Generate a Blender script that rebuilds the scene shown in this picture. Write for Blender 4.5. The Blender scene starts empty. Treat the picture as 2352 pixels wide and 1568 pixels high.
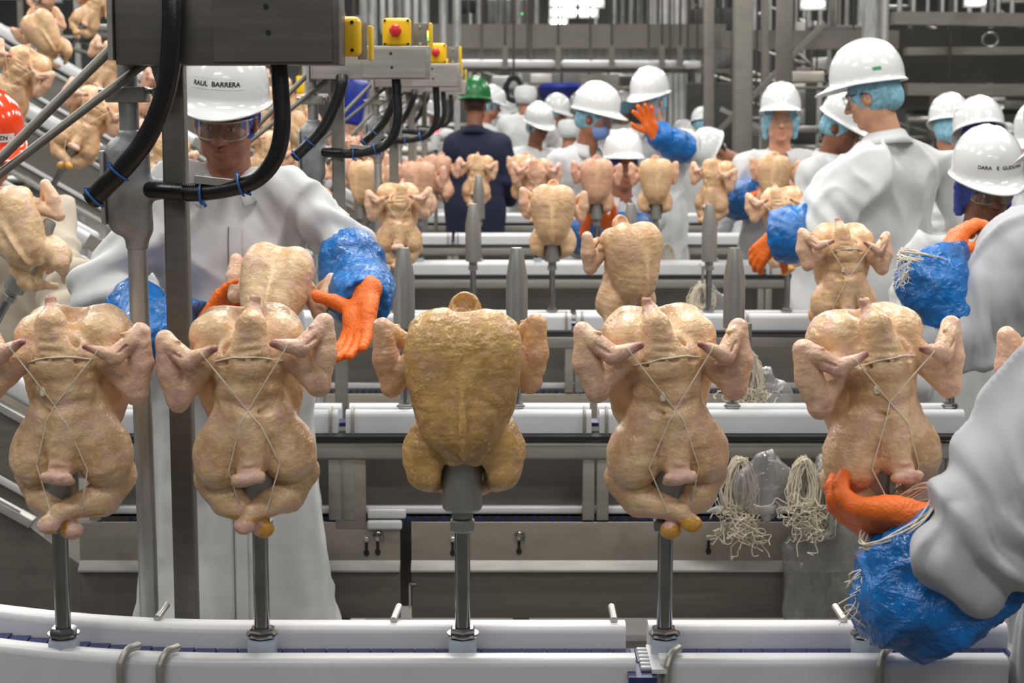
import bpy, bmesh, math, random
import numpy as np
from mathutils import Vector, Matrix, Euler
from mathutils.bvhtree import BVHTree
R = math.radians
SC = bpy.context.scene
COL = SC.collection
# ------------------------------------------------------------------ camera, world, lights, exposure
FPX = 4000.0; CAMZ = 1.65; PITCH = math.atan(538.0 / FPX)
cam_d = bpy.data.cameras.new('camera'); cam = bpy.data.objects.new('camera', cam_d); COL.objects.link(cam)
cam.location = (0, 0, CAMZ); cam.rotation_euler = (math.pi / 2 - PITCH, 0, 0)
cam_d.sensor_width = 36.0; cam_d.lens = FPX / 2352 * 36.0; cam_d.clip_start = 0.05; cam_d.clip_end = 300
cam_d.dof.use_dof = True; cam_d.dof.focus_distance = 3.45; cam_d.dof.aperture_fstop = 8.0
SC.camera = cam
vs = SC.view_settings
vs.view_transform = 'Standard'; vs.look = 'None'; vs.gamma = 1.0; vs.use_curve_mapping = False; vs.exposure = 0.08
cy = SC.cycles; cy.max_bounces = 6; cy.diffuse_bounces = 3; cy.glossy_bounces = 3; cy.transmission_bounces = 4; cy.transparent_max_bounces = 12; cy.caustics_reflective = False; cy.caustics_refractive = False
world = bpy.data.worlds.new('hall_air'); SC.world = world; world.use_nodes = True
world.node_tree.nodes['Background'].inputs[0].default_value = (0.93, 0.96, 1.0, 1)
world.node_tree.nodes['Background'].inputs[1].default_value = 0.15
def area(name, loc, size, power, rot=(0, 0, 0), color=(1.0, 0.97, 0.92)):
    d = bpy.data.lights.new(name, 'AREA'); d.shape = 'RECTANGLE'; d.size = size[0]; d.size_y = size[1]
    d.energy = power; d.color = color
    o = bpy.data.objects.new(name, d); COL.objects.link(o); o.location = loc; o.rotation_euler = rot
    return o
# the hall's overhead strip fixtures
for ly, pw in ((3.3, 86), (6.4, 112), (10.0, 128), (14.5, 170), (20.5, 260), (29.0, 360)):
    for lx in (-3.6, 0.0, 3.6):
        area('ceiling_strip_light', (lx * (1 + ly / 30), ly, 4.6 + ly * 0.06), (1.9, 0.5), pw)
area('ceiling_strip_light', (-1.2, 0.3, 4.2), (2.4, 0.6), 52)
area('ceiling_strip_light', (1.6, -1.2, 4.2), (2.4, 0.6), 50)

# ------------------------------------------------------------------ view geometry -> places in the hall
CT, ST = math.cos(PITCH), math.sin(PITCH)
def ray(px, py):
    x = (px - 1176) / FPX; v = (784 - py) / FPX
    return np.array([x, CT + v * ST, -ST + v * CT])
def at(px, py, Y):
    d = ray(px, py); t = Y / d[1]
    return np.array([d[0] * t, Y, CAMZ + d[2] * t])
def ppm(py, Y):                      # pixels per metre
    return FPX / (Y / ray(1176, py)[1])
def V(*a): return np.array(a, float)
# ------------------------------------------------------------------ objects
def setp(o, label=None, cat=None, group=None, kind=None):
    if label: o['label'] = label
    if cat: o['category'] = cat
    if group: o['group'] = group
    if kind: o['kind'] = kind
    return o
def thing(name, label, cat, loc=(0, 0, 0), group=None, rot=(0, 0, 0)):
    o = bpy.data.objects.new(name, None); COL.objects.link(o); o.empty_display_size = 0.05
    o.location = tuple(float(v) for v in loc); o.rotation_euler = rot
    return setp(o, label, cat, group)
class MB:
    """collects shapes into one mesh"""
    def __init__(s): s.v = []; s.f = []; s.sm = []; s.n = 0
    def add(s, verts, faces, smooth=False):
        verts = np.asarray(verts, float)
        s.v.append(verts); s.f += [tuple(int(i) + s.n for i in f) for f in faces]; s.sm += [smooth] * len(faces); s.n += len(verts)
        return s
    def box(s, c, size, rot=None, bev=0.0):
        c = np.asarray(c, float); h = np.asarray(size, float) / 2
        if bev > 0:
            bm = bmesh.new(); bmesh.ops.create_cube(bm, size=2.0)
            for v in bm.verts: v.co = Vector([v.co[i] * h[i] for i in range(3)])
            bmesh.ops.bevel(bm, geom=bm.edges[:], offset=min(bev, min(h) * 0.95), segments=3, affect='EDGES', profile=0.5)
            bm.verts.index_update()
            vv = np.array([v.co[:] for v in bm.verts]); ff = [[v.index for v in f.verts] for f in bm.faces]; bm.free()
        else:
            vv = np.array([(x, y, z) for x in (-1, 1) for y in (-1, 1) for z in (-1, 1)]) * h
            ff = [(0, 1, 3, 2), (4, 6, 7, 5), (0, 4, 5, 1), (2, 3, 7, 6), (0, 2, 6, 4), (1, 5, 7, 3)]
        if rot is not None: vv = vv @ np.array(rot).T
        return s.add(vv + c, ff, bev > 0)
    def tube(s, pts, r, n=12, cap=True, sub=0, closed=False):
        pts = np.array([np.asarray(p, float) for p in pts])
        if sub: pts = spline(pts, sub)
        m = len(pts); r = np.ones(m) * r if np.isscalar(r) else (np.interp(np.linspace(0, 1, m), np.linspace(0, 1, len(r)), r))
        tan = np.gradient(pts, axis=0)
        if closed: tan = np.roll(pts, -1, 0) - np.roll(pts, 1, 0)
        tan /= np.linalg.norm(tan, axis=1)[:, None] + 1e-12
        u = np.cross(tan[0], (0, 0, 1.0));
        if np.linalg.norm(u) < 0.1: u = np.cross(tan[0], (0, 1.0, 0))
        u /= np.linalg.norm(u); vv = []; a = np.linspace(0, 2 * np.pi, n, endpoint=False)
        for i in range(m):
            u = u - tan[i] * (u @ tan[i]); u /= np.linalg.norm(u); w = np.cross(tan[i], u)
            vv.append(pts[i] + r[i] * (np.cos(a)[:, None] * u + np.sin(a)[:, None] * w))
        ff = [(i * n + j, i * n + (j + 1) % n, (i + 1) * n + (j + 1) % n, (i + 1) * n + j) for i in range(m - 1) for j in range(n)]
        if closed: ff += [((m - 1) * n + j, (m - 1) * n + (j + 1) % n, (j + 1) % n, j) for j in range(n)]
        s.add(np.concatenate(vv), ff, True)
        if cap and not closed:
            s.f.append(tuple(s.n - m * n + j for j in range(n))[::-1]); s.f.append(tuple(s.n - n + j for j in range(n))); s.sm += [False, False]
        return s
    def lathe(s, prof, c=(0, 0, 0), n=24, rot=None, smooth=True, sx=1, sy=1):
        prof = np.array(prof, float); m = len(prof); a = np.linspace(0, 2 * np.pi, n, endpoint=False) + (np.pi / n if n <= 8 else 0)
        vv = np.concatenate([np.stack([r * np.cos(a) * sx, r * np.sin(a) * sy, np.full(n, z)], 1) for r, z in prof])
        if rot is not None: vv = vv @ np.array(rot).T
        ff = [(i * n + j, i * n + (j + 1) % n, (i + 1) * n + (j + 1) % n, (i + 1) * n + j) for i in range(m - 1) for j in range(n)]
        s.add(vv + np.asarray(c, float), ff, smooth)
        s.f.append(tuple(s.n - m * n + j for j in range(n))[::-1]); s.f.append(tuple(s.n - n + j for j in range(n))); s.sm += [False, False]
        return s
    def prism(s, poly, axis, a, b, smooth=False):
        """poly: 2-D outline in the two other axes; extruded along axis from a to b"""
        o = [i for i in range(3) if i != axis]; n = len(poly); vv = np.zeros((2 * n, 3))
        for k, t in ((0, a), (1, b)):
            for i, p in enumerate(poly): vv[k * n + i, o[0]] = p[0]; vv[k * n + i, o[1]] = p[1]; vv[k * n + i, axis] = t
        ff = [(i, (i + 1) % n, n + (i + 1) % n, n + i) for i in range(n)]
        s.add(vv, ff, smooth)
        s.f.append(tuple(s.n - 2 * n + j for j in range(n))[::-1]); s.f.append(tuple(s.n - n + j for j in range(n))); s.sm += [False, False]
        return s
    def mesh(s, name, origin=(0, 0, 0)):
        v = np.concatenate(s.v) - np.asarray(origin, float)
        me = bpy.data.meshes.new(name); me.from_pydata(v.tolist(), [], s.f)
        me.polygons.foreach_set('use_smooth', s.sm); me.validate(); me.update()
        bm = bmesh.new(); bm.from_mesh(me); bmesh.ops.recalc_face_normals(bm, faces=bm.faces)
        for e in bm.edges:
            if len(e.link_faces) == 2 and e.calc_face_angle(0) > 0.6: e.smooth = False
        bm.to_mesh(me); bm.free()
        return me
    def build(s, name, mat, parent=None, label=None):
        org = parent.matrix_basis.translation if parent is not None and parent.parent is None else (parent['_o'] if parent is not None else (0, 0, 0))
        me = s.mesh(name, org)
        me.materials.append(mat)
        o = bpy.data.objects.new(name, me); COL.objects.link(o); o.parent = parent
        o['_o'] = [float(v) for v in org]
        if label: o['label'] = label
        return o
def obj(name, me, mat, parent=None):
    if mat is not None and not me.materials: me.materials.append(mat)
    o = bpy.data.objects.new(name, me); COL.objects.link(o); o.parent = parent
    return o
def spline(p, sub):
    p = np.asarray(p, float); q = np.concatenate([[2 * p[0] - p[1]], p, [2 * p[-1] - p[-2]]]); out = []
    for i in range(1, len(q) - 2):
        for t in np.linspace(0, 1, sub, endpoint=False):
            a, b, c, d = q[i - 1], q[i], q[i + 1], q[i + 2]
            out.append(0.5 * (2 * b + (c - a) * t + (2 * a - 5 * b + 4 * c - d) * t * t + (3 * b - 3 * c + d - a) * t ** 3))
    out.append(p[-1]); return np.array(out)
def copy_tree(o, parent=None):
    c = o.copy(); COL.objects.link(c); c.parent = parent
    for ch in list(o.children): copy_tree(ch, c)
    return c
def rotm(x=0, y=0, z=0): return np.array(Euler((R(x), R(y), R(z))).to_matrix())
def wob(P, scale, seed, oct=3):
    """smooth pseudo-noise, about -1..1"""
    rng = np.random.RandomState(seed); out = np.zeros(len(P)); amp = 1.0; tot = 0
    for o in range(oct):
        for k in range(5):
            d = rng.normal(size=3); d /= np.linalg.norm(d); ph = rng.rand(2) * 6.28; f = scale * 2 ** o * (0.7 + 0.6 * rng.rand())
            e = rng.normal(size=3)
            out += amp * np.sin(P @ d * f + ph[0] + 1.3 * np.sin(P @ e * f * 0.6 + ph[1])) / 5
        tot += amp * 0.5; amp *= 0.5
    return out / tot
# ------------------------------------------------------------------ signed-distance modelling (one continuous skin per body)
class Field:
    def __init__(s, lo, hi, h):
        s.lo = np.array(lo, float); s.h = h; s.n = np.ceil((np.array(hi, float) - s.lo) / h).astype(int) + 1
        s.D = np.full(s.n, 0.5, np.float32)
    def _box(s, lo, hi, m):
        a = np.clip(np.floor((np.array(lo) - m - s.lo) / s.h).astype(int), 0, s.n); b = np.clip(np.ceil((np.array(hi) + m - s.lo) / s.h).astype(int) + 1, 0, s.n)
        if (b <= a).any(): return None
        ax = [(s.lo[i] + s.h * np.arange(a[i], b[i])).astype(np.float32) for i in range(3)]
        return (slice(a[0], b[0]), slice(a[1], b[1]), slice(a[2], b[2])), ax[0][:, None, None], ax[1][None, :, None], ax[2][None, None, :]
    def _mix(s, sl, d, k, sub):
        D = s.D[sl]
        if sub:
            hh = np.clip(0.5 - 0.5 * (D + d) / k, 0, 1); s.D[sl] = D * (1 - hh) + (-d) * hh + k * hh * (1 - hh)
        else:
            hh = np.clip(0.5 + 0.5 * (D - d) / k, 0, 1); s.D[sl] = D * (1 - hh) + d * hh - k * hh * (1 - hh)
    def ell(s, c, r, k=0.01, rot=None, sub=False):
        c = np.asarray(c, float); r = np.asarray(r, float) * np.ones(3); m = k + 3 * s.h
        ext = r if rot is None else np.sqrt((np.array(rot) ** 2) @ (r ** 2))
        b = s._box(c - ext, c + ext, m)
        if b is None: return s
        sl, x, y, z = b; x = x - np.float32(c[0]); y = y - np.float32(c[1]); z = z - np.float32(c[2])
        if rot is not None:
            q = np.array(rot, float).T; x, y, z = (np.float32(q[i, 0]) * x + np.float32(q[i, 1]) * y + np.float32(q[i, 2]) * z for i in range(3))
        k0 = np.sqrt((x / r[0]) ** 2 + (y / r[1]) ** 2 + (z / r[2]) ** 2); k1 = np.sqrt((x / r[0] ** 2) ** 2 + (y / r[1] ** 2) ** 2 + (z / r[2] ** 2) ** 2)
        s._mix(sl, (k0 * (k0 - 1) / (k1 + 1e-6)).astype(np.float32), k, sub); return s
    def cap(s, a, b, ra, rb, k=0.01, flat=None, sub=False):
        a = np.asarray(a, float); b_ = np.asarray(b, float); rm = max(ra, rb)
        bb = s._box(np.minimum(a, b_) - rm, np.maximum(a, b_) + rm, k + 3 * s.h)
        if bb is None: return s
        sl, x, y, z = bb; ab = b_ - a; L = ab @ ab + 1e-12
        t = np.clip(((x - a[0]) * ab[0] + (y - a[1]) * ab[1] + (z - a[2]) * ab[2]) / L, 0, 1)
        dx = x - a[0] - t * ab[0]; dy = y - a[1] - t * ab[1]; dz = z - a[2] - t * ab[2]
        if flat is not None:        # flat = (direction, factor): thinner along that direction
            n = np.asarray(flat[0], float); n = n / np.linalg.norm(n); q = (dx * n[0] + dy * n[1] + dz * n[2]) * (1 / flat[1] - 1)
            dx, dy, dz = dx + q * n[0], dy + q * n[1], dz + q * n[2]
        s._mix(sl, (np.sqrt(dx * dx + dy * dy + dz * dz) - (ra + t * (rb - ra))).astype(np.float32), k, sub); return s
    def chain(s, pts, rs, k=0.01, flat=None, sub=False):
        for i in range(len(pts) - 1): s.cap(pts[i], pts[i + 1], rs[i], rs[i + 1], k, flat, sub)
        return s
    def half(s, p, n, k=0.004):
        """cut away everything on the side n points to"""
        sl, x, y, z = s._box(s.lo, s.lo + s.h * s.n, 0); n = np.asarray(n, float); n /= np.linalg.norm(n)
        d = -((x - p[0]) * n[0] + (y - p[1]) * n[1] + (z - p[2]) * n[2]); s._mix(sl, d.astype(np.float32), k, True); return s
    def mesh(s):
        D = s.D; D = D.copy(); D[0] = D[-1] = 0.5; D[:, 0] = D[:, -1] = 0.5; D[:, :, 0] = D[:, :, -1] = 0.5
        ins = D < 0; nx, ny, nz = D.shape
        c = np.zeros((nx - 1, ny - 1, nz - 1), np.uint8)
        offs = [(i, j, k) for i in (0, 1) for j in (0, 1) for k in (0, 1)]
        for (i, j, k) in offs: c += ins[i:nx - 1 + i, j:ny - 1 + j, k:nz - 1 + k]
        act = np.argwhere((c > 0) & (c < 8)); idx = np.full(c.shape, -1, np.int64); idx[tuple(act.T)] = np.arange(len(act))
        acc = np.zeros((len(act), 3)); cnt = np.zeros(len(act))
        val = {o: D[act[:, 0] + o[0], act[:, 1] + o[1], act[:, 2] + o[2]] for o in offs}
        for o in offs:
            for ax in range(3):
                if o[ax]: continue
                o2 = list(o); o2[ax] = 1; o2 = tuple(o2); a, b = val[o], val[o2]; m = (a < 0) != (b < 0)
                t = np.where(m, a / np.where(m, a - b, 1), 0); p = np.tile(np.array(o, float), (len(act), 1)); p[:, ax] += t
                acc[m] += p[m]; cnt += m
        verts = s.lo + s.h * (act + acc / cnt[:, None]); quads = []
        for ax in range(3):
            sl0 = [slice(None)] * 3; sl1 = [slice(None)] * 3; sl0[ax] = slice(0, -1); sl1[ax] = slice(1, None)
            A = ins[tuple(sl0)]; B = ins[tuple(sl1)]; e = np.argwhere(A != B); o1, o2 = [(1, 2), (2, 0), (0, 1)][ax]
            ok = (e[:, o1] > 0) & (e[:, o2] > 0) & (e[:, o1] < D.shape[o1] - 1) & (e[:, o2] < D.shape[o2] - 1); e = e[ok]
            def cell(d1, d2):
                q = e.copy(); q[:, o1] -= d1; q[:, o2] -= d2; return idx[q[:, 0], q[:, 1], q[:, 2]]
            q = np.stack([cell(1, 1), cell(0, 1), cell(0, 0), cell(1, 0)], 1); inside = A[e[:, 0], e[:, 1], e[:, 2]]
            q[~inside] = q[~inside][:, ::-1]; quads.append(q)
        return verts, np.concatenate(quads)
def make_mesh(name, v, q, smooth_iter=2, disp=None, tint=None, xf=None):
    v = np.asarray(v, float).copy()
    if smooth_iter:
        e = np.concatenate([q[:, [0, 1]], q[:, [1, 2]], q[:, [2, 3]], q[:, [3, 0]]]); e = np.concatenate([e, e[:, ::-1]])
        cnt = np.bincount(e[:, 0], minlength=len(v)).astype(float) + 1e-9
        for it in range(smooth_iter * 2):
            av = np.stack([np.bincount(e[:, 0], weights=v[e[:, 1], i], minlength=len(v)) for i in range(3)], 1) / cnt[:, None]
            v += (0.5 if it % 2 == 0 else -0.35) * (av - v)
    if disp is not None:
        fn = np.cross(v[q[:, 2]] - v[q[:, 0]], v[q[:, 3]] - v[q[:, 1]]); nn = np.zeros_like(v)
        for i in range(4):
            for a in range(3): nn[:, a] += np.bincount(q[:, i], weights=fn[:, a], minlength=len(v))
        nn /= np.linalg.norm(nn, axis=1)[:, None] + 1e-12
        v += nn * disp(v, nn)[:, None]
    me = bpy.data.meshes.new(name)
    me.vertices.add(len(v)); me.loops.add(len(q) * 4); me.polygons.add(len(q))
    T = tint(v) if tint is not None else None
    vv = v if xf is None else xf(v)
    me.vertices.foreach_set('co', vv.astype(np.float32).ravel()); me.loops.foreach_set('vertex_index', q.astype(np.int32).ravel())
    me.polygons.foreach_set('loop_start', np.arange(0, len(q) * 4, 4, dtype=np.int32)); me.polygons.foreach_set('use_smooth', np.ones(len(q), bool))
    me.update(calc_edges=True); me.validate()
    if T is not None:
        ca = me.color_attributes.new('tint', 'FLOAT_COLOR', 'POINT'); ca.data.foreach_set('color', T.astype(np.float32).ravel())
    return me
# ------------------------------------------------------------------ materials
def nmat(name):
    m = bpy.data.materials.new(name); m.use_nodes = True; nt = m.node_tree
    return m, nt, nt.nodes['Principled BSDF']
def N(nt, t, **kw):
    n = nt.nodes.new(t)
    for k, v in kw.items():
        if k in n.inputs: n.inputs[k].default_value = v
        else: setattr(n, k, v)
    return n
def srgb(r, g, b):
    f = lambda c: (c / 255 / 12.92) if c / 255 <= 0.04045 else ((c / 255 + 0.055) / 1.055) ** 2.4
    return (f(r), f(g), f(b), 1)
def ramp(nt, a, b, c0, c1):
    n = nt.nodes.new('ShaderNodeValToRGB'); n.color_ramp.elements[0].position = a; n.color_ramp.elements[1].position = b
    n.color_ramp.elements[0].color = c0; n.color_ramp.elements[1].color = c1; return n
def mat(name, col, rough=0.5, metal=0.0, var=0.08, nscale=8.0, bump=0.0, bscale=60.0, stretch=None, coat=0.0, sss=0.0, dirt=None):
    """plain painted / moulded / metal surface with a soft mottling of its own colour"""
    m, nt, p = nmat(name); L = nt.links
    tc = N(nt, 'ShaderNodeTexCoord'); mp = N(nt, 'ShaderNodeMapping'); L.new(tc.outputs['Object'], mp.inputs[0])
    if stretch: mp.inputs['Scale'].default_value = stretch
    no = N(nt, 'ShaderNodeTexNoise', Scale=nscale, Detail=4.0); L.new(mp.outputs[0], no.inputs['Vector'])
    lo = tuple(c * (1 - var) for c in col[:3]) + (1,); hi = tuple(min(1, c * (1 + var)) for c in col[:3]) + (1,)
    rp = ramp(nt, 0.35, 0.65, lo, hi); L.new(no.outputs[0], rp.inputs[0]); out = rp.outputs[0]
    if dirt:
        n2 = N(nt, 'ShaderNodeTexNoise', Scale=dirt[1], Detail=6.0, Roughness=0.7); L.new(tc.outputs['Object'], n2.inputs['Vector'])
        r2 = ramp(nt, dirt[2], dirt[2] + 0.12, (0, 0, 0, 1), (1, 1, 1, 1)); L.new(n2.outputs[0], r2.inputs[0])
        mx = N(nt, 'ShaderNodeMix', data_type='RGBA'); L.new(r2.outputs[0], mx.inputs[0]); L.new(out, mx.inputs[6]); mx.inputs[7].default_value = dirt[0]; out = mx.outputs[2]
    L.new(out, p.inputs['Base Color'])
    p.inputs['Roughness'].default_value = rough; p.inputs['Metallic'].default_value = metal
    mr = N(nt, 'ShaderNodeMapRange'); mr.inputs['To Min'].default_value = max(0.02, rough * 0.8); mr.inputs['To Max'].default_value = min(1, rough * 1.2)
    L.new(no.outputs[0], mr.inputs[0]); L.new(mr.outputs[0], p.inputs['Roughness'])
    if coat: p.inputs['Coat Weight'].default_value = coat; p.inputs['Coat Roughness'].default_value = 0.08
    if sss: p.inputs['Subsurface Weight'].default_value = sss; p.inputs['Subsurface Radius'].default_value = (0.01, 0.006, 0.004)
    if bump:
        nb = N(nt, 'ShaderNodeTexNoise', Scale=bscale, Detail=3.0); L.new(mp.outputs[0], nb.inputs['Vector'])
        bp = N(nt, 'ShaderNodeBump', Strength=bump, Distance=0.01); L.new(nb.outputs[0], bp.inputs['Height']); L.new(bp.outputs[0], p.inputs['Normal'])
    return m
def brushed(name, col, rough=0.38, dirty=0.07, stretch=(1, 1, 12)):
    m = mat(name, col, rough, 0.6, dirty, 6.0, 0.05, 90.0, stretch, dirt=(tuple(c * 0.84 for c in col[:3]) + (1,), 5.0, 0.56)); return m
M = {}
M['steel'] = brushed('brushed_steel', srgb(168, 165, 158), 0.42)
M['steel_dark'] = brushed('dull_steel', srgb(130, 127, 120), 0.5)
M['steel_near'] = brushed('darker_steel', srgb(108, 105, 100), 0.45)  # darker steel tone for the first station's post, box and cover
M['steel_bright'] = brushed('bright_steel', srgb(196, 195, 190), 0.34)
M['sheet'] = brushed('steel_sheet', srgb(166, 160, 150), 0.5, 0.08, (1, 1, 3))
M['inner'] = mat('inner_sheet_steel', srgb(188, 184, 176), 0.55, 0.2, 0.06, 5)
M['galv'] = mat('galvanised_conduit', srgb(178, 178, 176), 0.42, 0.6, 0.22, 25.0, 0.1, 120, (1, 1, 0.25))
M['chrome'] = mat('polished_stud', srgb(150, 150, 150), 0.16, 1.0, 0.1, 20.0)
M['spike'] = mat('grey_spike', srgb(158, 157, 152), 0.36, 0.6, 0.08, 30.0, 0.06, 200, (1, 1, 0.2))
M['castgrey'] = mat('cast_grey', srgb(156, 158, 160), 0.45, 0.2, 0.06, 30.0, 0.15, 350)
M['white_rail'] = mat('white_plastic', srgb(216, 217, 219), 0.32, 0.0, 0.03, 7.0, 0.04, 60, dirt=(srgb(202, 196, 184), 9.0, 0.66), sss=0.0)
M['holder'] = mat('frosted_plastic', srgb(200, 212, 222), 0.25, 0.0, 0.03, 12.0); M['holder'].node_tree.nodes['Principled BSDF'].inputs['Transmission Weight'].default_value = 0.25
M['belt'] = mat('blue_belt', srgb(38, 46, 96), 0.35, 0.0, 0.1, 30.0)
M['black'] = mat('black_rubber', srgb(22, 22, 24), 0.30, 0.0, 0.2, 40.0, 0.08, 400)
M['dark'] = mat('dark_gap', srgb(26, 26, 27), 0.7)
M['blue_tie'] = mat('blue_tie', srgb(46, 104, 176), 0.35)
M['yellow'] = mat('yellow_box', srgb(246, 198, 22), 0.38, 0, 0.03, 6)
M['red'] = mat('red_button', srgb(206, 40, 42), 0.35, 0, 0.04)
M['twine'] = mat('cotton_twine', srgb(238, 228, 206), 0.9, 0, 0.08, 200, 0.3, 900)
M['helmet'] = mat('white_helmet', srgb(226, 228, 228), 0.16, 0, 0.01, 4, coat=0.4)
M['helmet_orange'] = mat('orange_helmet', srgb(232, 70, 26), 0.16, 0, 0.03, 4, coat=0.4)
M['helmet_green'] = mat('green_helmet', srgb(30, 110, 58), 0.3, 0, 0.03, 4)
M['net'] = mat('blue_hairnet', srgb(138, 190, 210), 0.75, 0, 0.18, 60, 0.8, 90, (1, 1, 0.4))
M['net_dark'] = mat('dark_blue_hairnet', srgb(60, 80, 160), 0.75, 0, 0.15, 60, 0.8, 90)
M['strap'] = mat('white_strap', srgb(220, 222, 222), 0.5)
M['mark'] = mat('black_ink', srgb(24, 24, 26), 0.6)
M['tape'] = mat('label_tape', srgb(222, 224, 224), 0.4)
M['green_mark'] = mat('green_ink', srgb(60, 150, 100), 0.5)
M['glove'] = mat('orange_glove', srgb(246, 116, 34), 0.42, 0, 0.06, 12, 0.35, 160)
M['navy'] = mat('navy_cloth', srgb(28, 34, 60), 0.9, 0, 0.1, 20)
M['hair'] = mat('dark_hair', srgb(34, 28, 26), 0.7, 0, 0.2, 100, 0.5, 300)
def cloth(name, col):
    m = mat(name, col, 0.85, 0, 0.02, 6, 0.12, 420)
    p = m.node_tree.nodes['Principled BSDF']; p.inputs['Sheen Weight'].default_value = 0.15
    return m
M['coat'] = cloth('white_coat', srgb(208, 209, 210)); M['coat_grey'] = cloth('grey_coat', srgb(188, 190, 194)); M['coat_beige'] = cloth('beige_coat', srgb(186, 176, 158))
def sleeve_mat():
    m = mat('blue_plastic_film', srgb(0, 108, 188), 0.12, 0, 0.25, 9, 0.0)
    nt = m.node_tree; L = nt.links; p = nt.nodes['Principled BSDF']
    tc = N(nt, 'ShaderNodeTexCoord'); no = N(nt, 'ShaderNodeTexNoise', Scale=22.0, Detail=5.0, Roughness=0.62, Distortion=0.9); L.new(tc.outputs['Object'], no.inputs['Vector'])
    vo = N(nt, 'ShaderNodeTexVoronoi', Scale=34.0); vo.feature = 'F1'; L.new(tc.outputs['Object'], vo.inputs['Vector'])
    ad = N(nt, 'ShaderNodeMath', operation='ADD'); L.new(no.outputs[0], ad.inputs[0]); mu = N(nt, 'ShaderNodeMath', operation='MULTIPLY'); mu.inputs[1].default_value = 0.35
    L.new(vo.outputs['Distance'], mu.inputs[0]); L.new(mu.outputs[0], ad.inputs[1])
    bp = N(nt, 'ShaderNodeBump', Strength=0.7, Distance=0.02); L.new(ad.outputs[0], bp.inputs['Height']); L.new(bp.outputs[0], p.inputs['Normal'])
    p.inputs['Specular IOR Level'].default_value = 0.7
    return m
M['sleeve'] = sleeve_mat()
def face_mat(name, col):
    m, nt, p = nmat(name); L = nt.links
    tc = N(nt, 'ShaderNodeTexCoord'); no = N(nt, 'ShaderNodeTexNoise', Scale=30.0, Detail=4.0); L.new(tc.outputs['Object'], no.inputs['Vector'])
    rp = ramp(nt, 0.3, 0.7, tuple(c * 0.88 for c in col[:3]) + (1,), tuple(min(1, c * 1.1) for c in col[:3]) + (1,)); L.new(no.outputs[0], rp.inputs[0])
    at_ = N(nt, 'ShaderNodeAttribute', attribute_name='tint'); sp = N(nt, 'ShaderNodeSeparateColor'); L.new(at_.outputs['Color'], sp.inputs[0])
    out = rp.outputs[0]
    for i, c in ((0, (col[0] * 0.85, col[1] * 0.45, col[2] * 0.45, 1)), (1, (0.018, 0.012, 0.010, 1)), (2, (0.75, 0.72, 0.68, 1))):
        mx = N(nt, 'ShaderNodeMix', data_type='RGBA'); L.new(sp.outputs[i], mx.inputs[0]); L.new(out, mx.inputs[6]); mx.inputs[7].default_value = c; out = mx.outputs[2]
    L.new(out, p.inputs['Base Color']); p.inputs['Roughness'].default_value = 0.48
    p.inputs['Subsurface Weight'].default_value = 0.12; p.inputs['Subsurface Radius'].default_value = (0.008, 0.003, 0.002)
    return m
M['skin'] = face_mat('skin_tan', srgb(158, 106, 80)); M['skin_dark'] = face_mat('skin_brown', srgb(132, 86, 62)); M['skin_light'] = face_mat('skin_light', srgb(208, 156, 126))
def lens_mat():
    m, nt, p = nmat('clear_lens'); L = nt.links
    tr = N(nt, 'ShaderNodeBsdfTransparent'); gl = N(nt, 'ShaderNodeBsdfGlossy', Roughness=0.04); mx = N(nt, 'ShaderNodeMixShader')
    lw = N(nt, 'ShaderNodeLayerWeight', Blend=0.35); mr = N(nt, 'ShaderNodeMapRange'); mr.inputs['To Min'].default_value = 0.06; mr.inputs['To Max'].default_value = 0.28
    L.new(lw.outputs['Fresnel'], mr.inputs[0]); L.new(mr.outputs[0], mx.inputs[0]); L.new(tr.outputs[0], mx.inputs[1]); L.new(gl.outputs[0], mx.inputs[2])
    tr.inputs[0].default_value = (0.93, 0.95, 0.97, 1)
    L.new(mx.outputs[0], nt.nodes['Material Output'].inputs[0]); return m
M['lens'] = lens_mat()
def film_mat():
    m, nt, p = nmat('clear_film_bag'); L = nt.links
    tc = N(nt, 'ShaderNodeTexCoord'); no = N(nt, 'ShaderNodeTexNoise', Scale=16.0, Detail=4.0, Distortion=1.2); L.new(tc.outputs['Object'], no.inputs['Vector'])
    bp = N(nt, 'ShaderNodeBump', Strength=0.9, Distance=0.03); L.new(no.outputs[0], bp.inputs['Height'])
    tr = N(nt, 'ShaderNodeBsdfTransparent'); tr.inputs[0].default_value = (0.9, 0.9, 0.9, 1)
    gl = N(nt, 'ShaderNodeBsdfGlossy', Roughness=0.12); L.new(bp.outputs[0], gl.inputs['Normal']); df = N(nt, 'ShaderNodeBsdfDiffuse'); df.inputs[0].default_value = (0.7, 0.7, 0.7, 1)
    lw = N(nt, 'ShaderNodeLayerWeight', Blend=0.45); L.new(bp.outputs[0], lw.inputs['Normal'])
    m1 = N(nt, 'ShaderNodeMixShader'); L.new(lw.outputs['Facing'], m1.inputs[0]); L.new(tr.outputs[0], m1.inputs[1]); L.new(gl.outputs[0], m1.inputs[2])
    m2 = N(nt, 'ShaderNodeMixShader'); m2.inputs[0].default_value = 0.2; L.new(m1.outputs[0], m2.inputs[1]); L.new(df.outputs[0], m2.inputs[2])
    L.new(m2.outputs[0], nt.nodes['Material Output'].inputs[0]); return m
M['film'] = film_mat()
def emis(name, col, s):
    m, nt, p = nmat(name); p.inputs['Base Color'].default_value = col; p.inputs['Emission Color'].default_value = col; p.inputs['Emission Strength'].default_value = s; return m
M['lamp'] = emis('lit_tube', (1, 1, 0.97, 1), 4.0); M['lamp_green'] = emis('green_lamp', (0.1, 0.9, 0.25, 1), 1.2); M['lamp_amber'] = emis('amber_lamp', (1, 0.55, 0.05, 1), 4.0); M['lamp_red'] = emis('red_lamp', (0.6, 0.03, 0.02, 1), 0.15)
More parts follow.
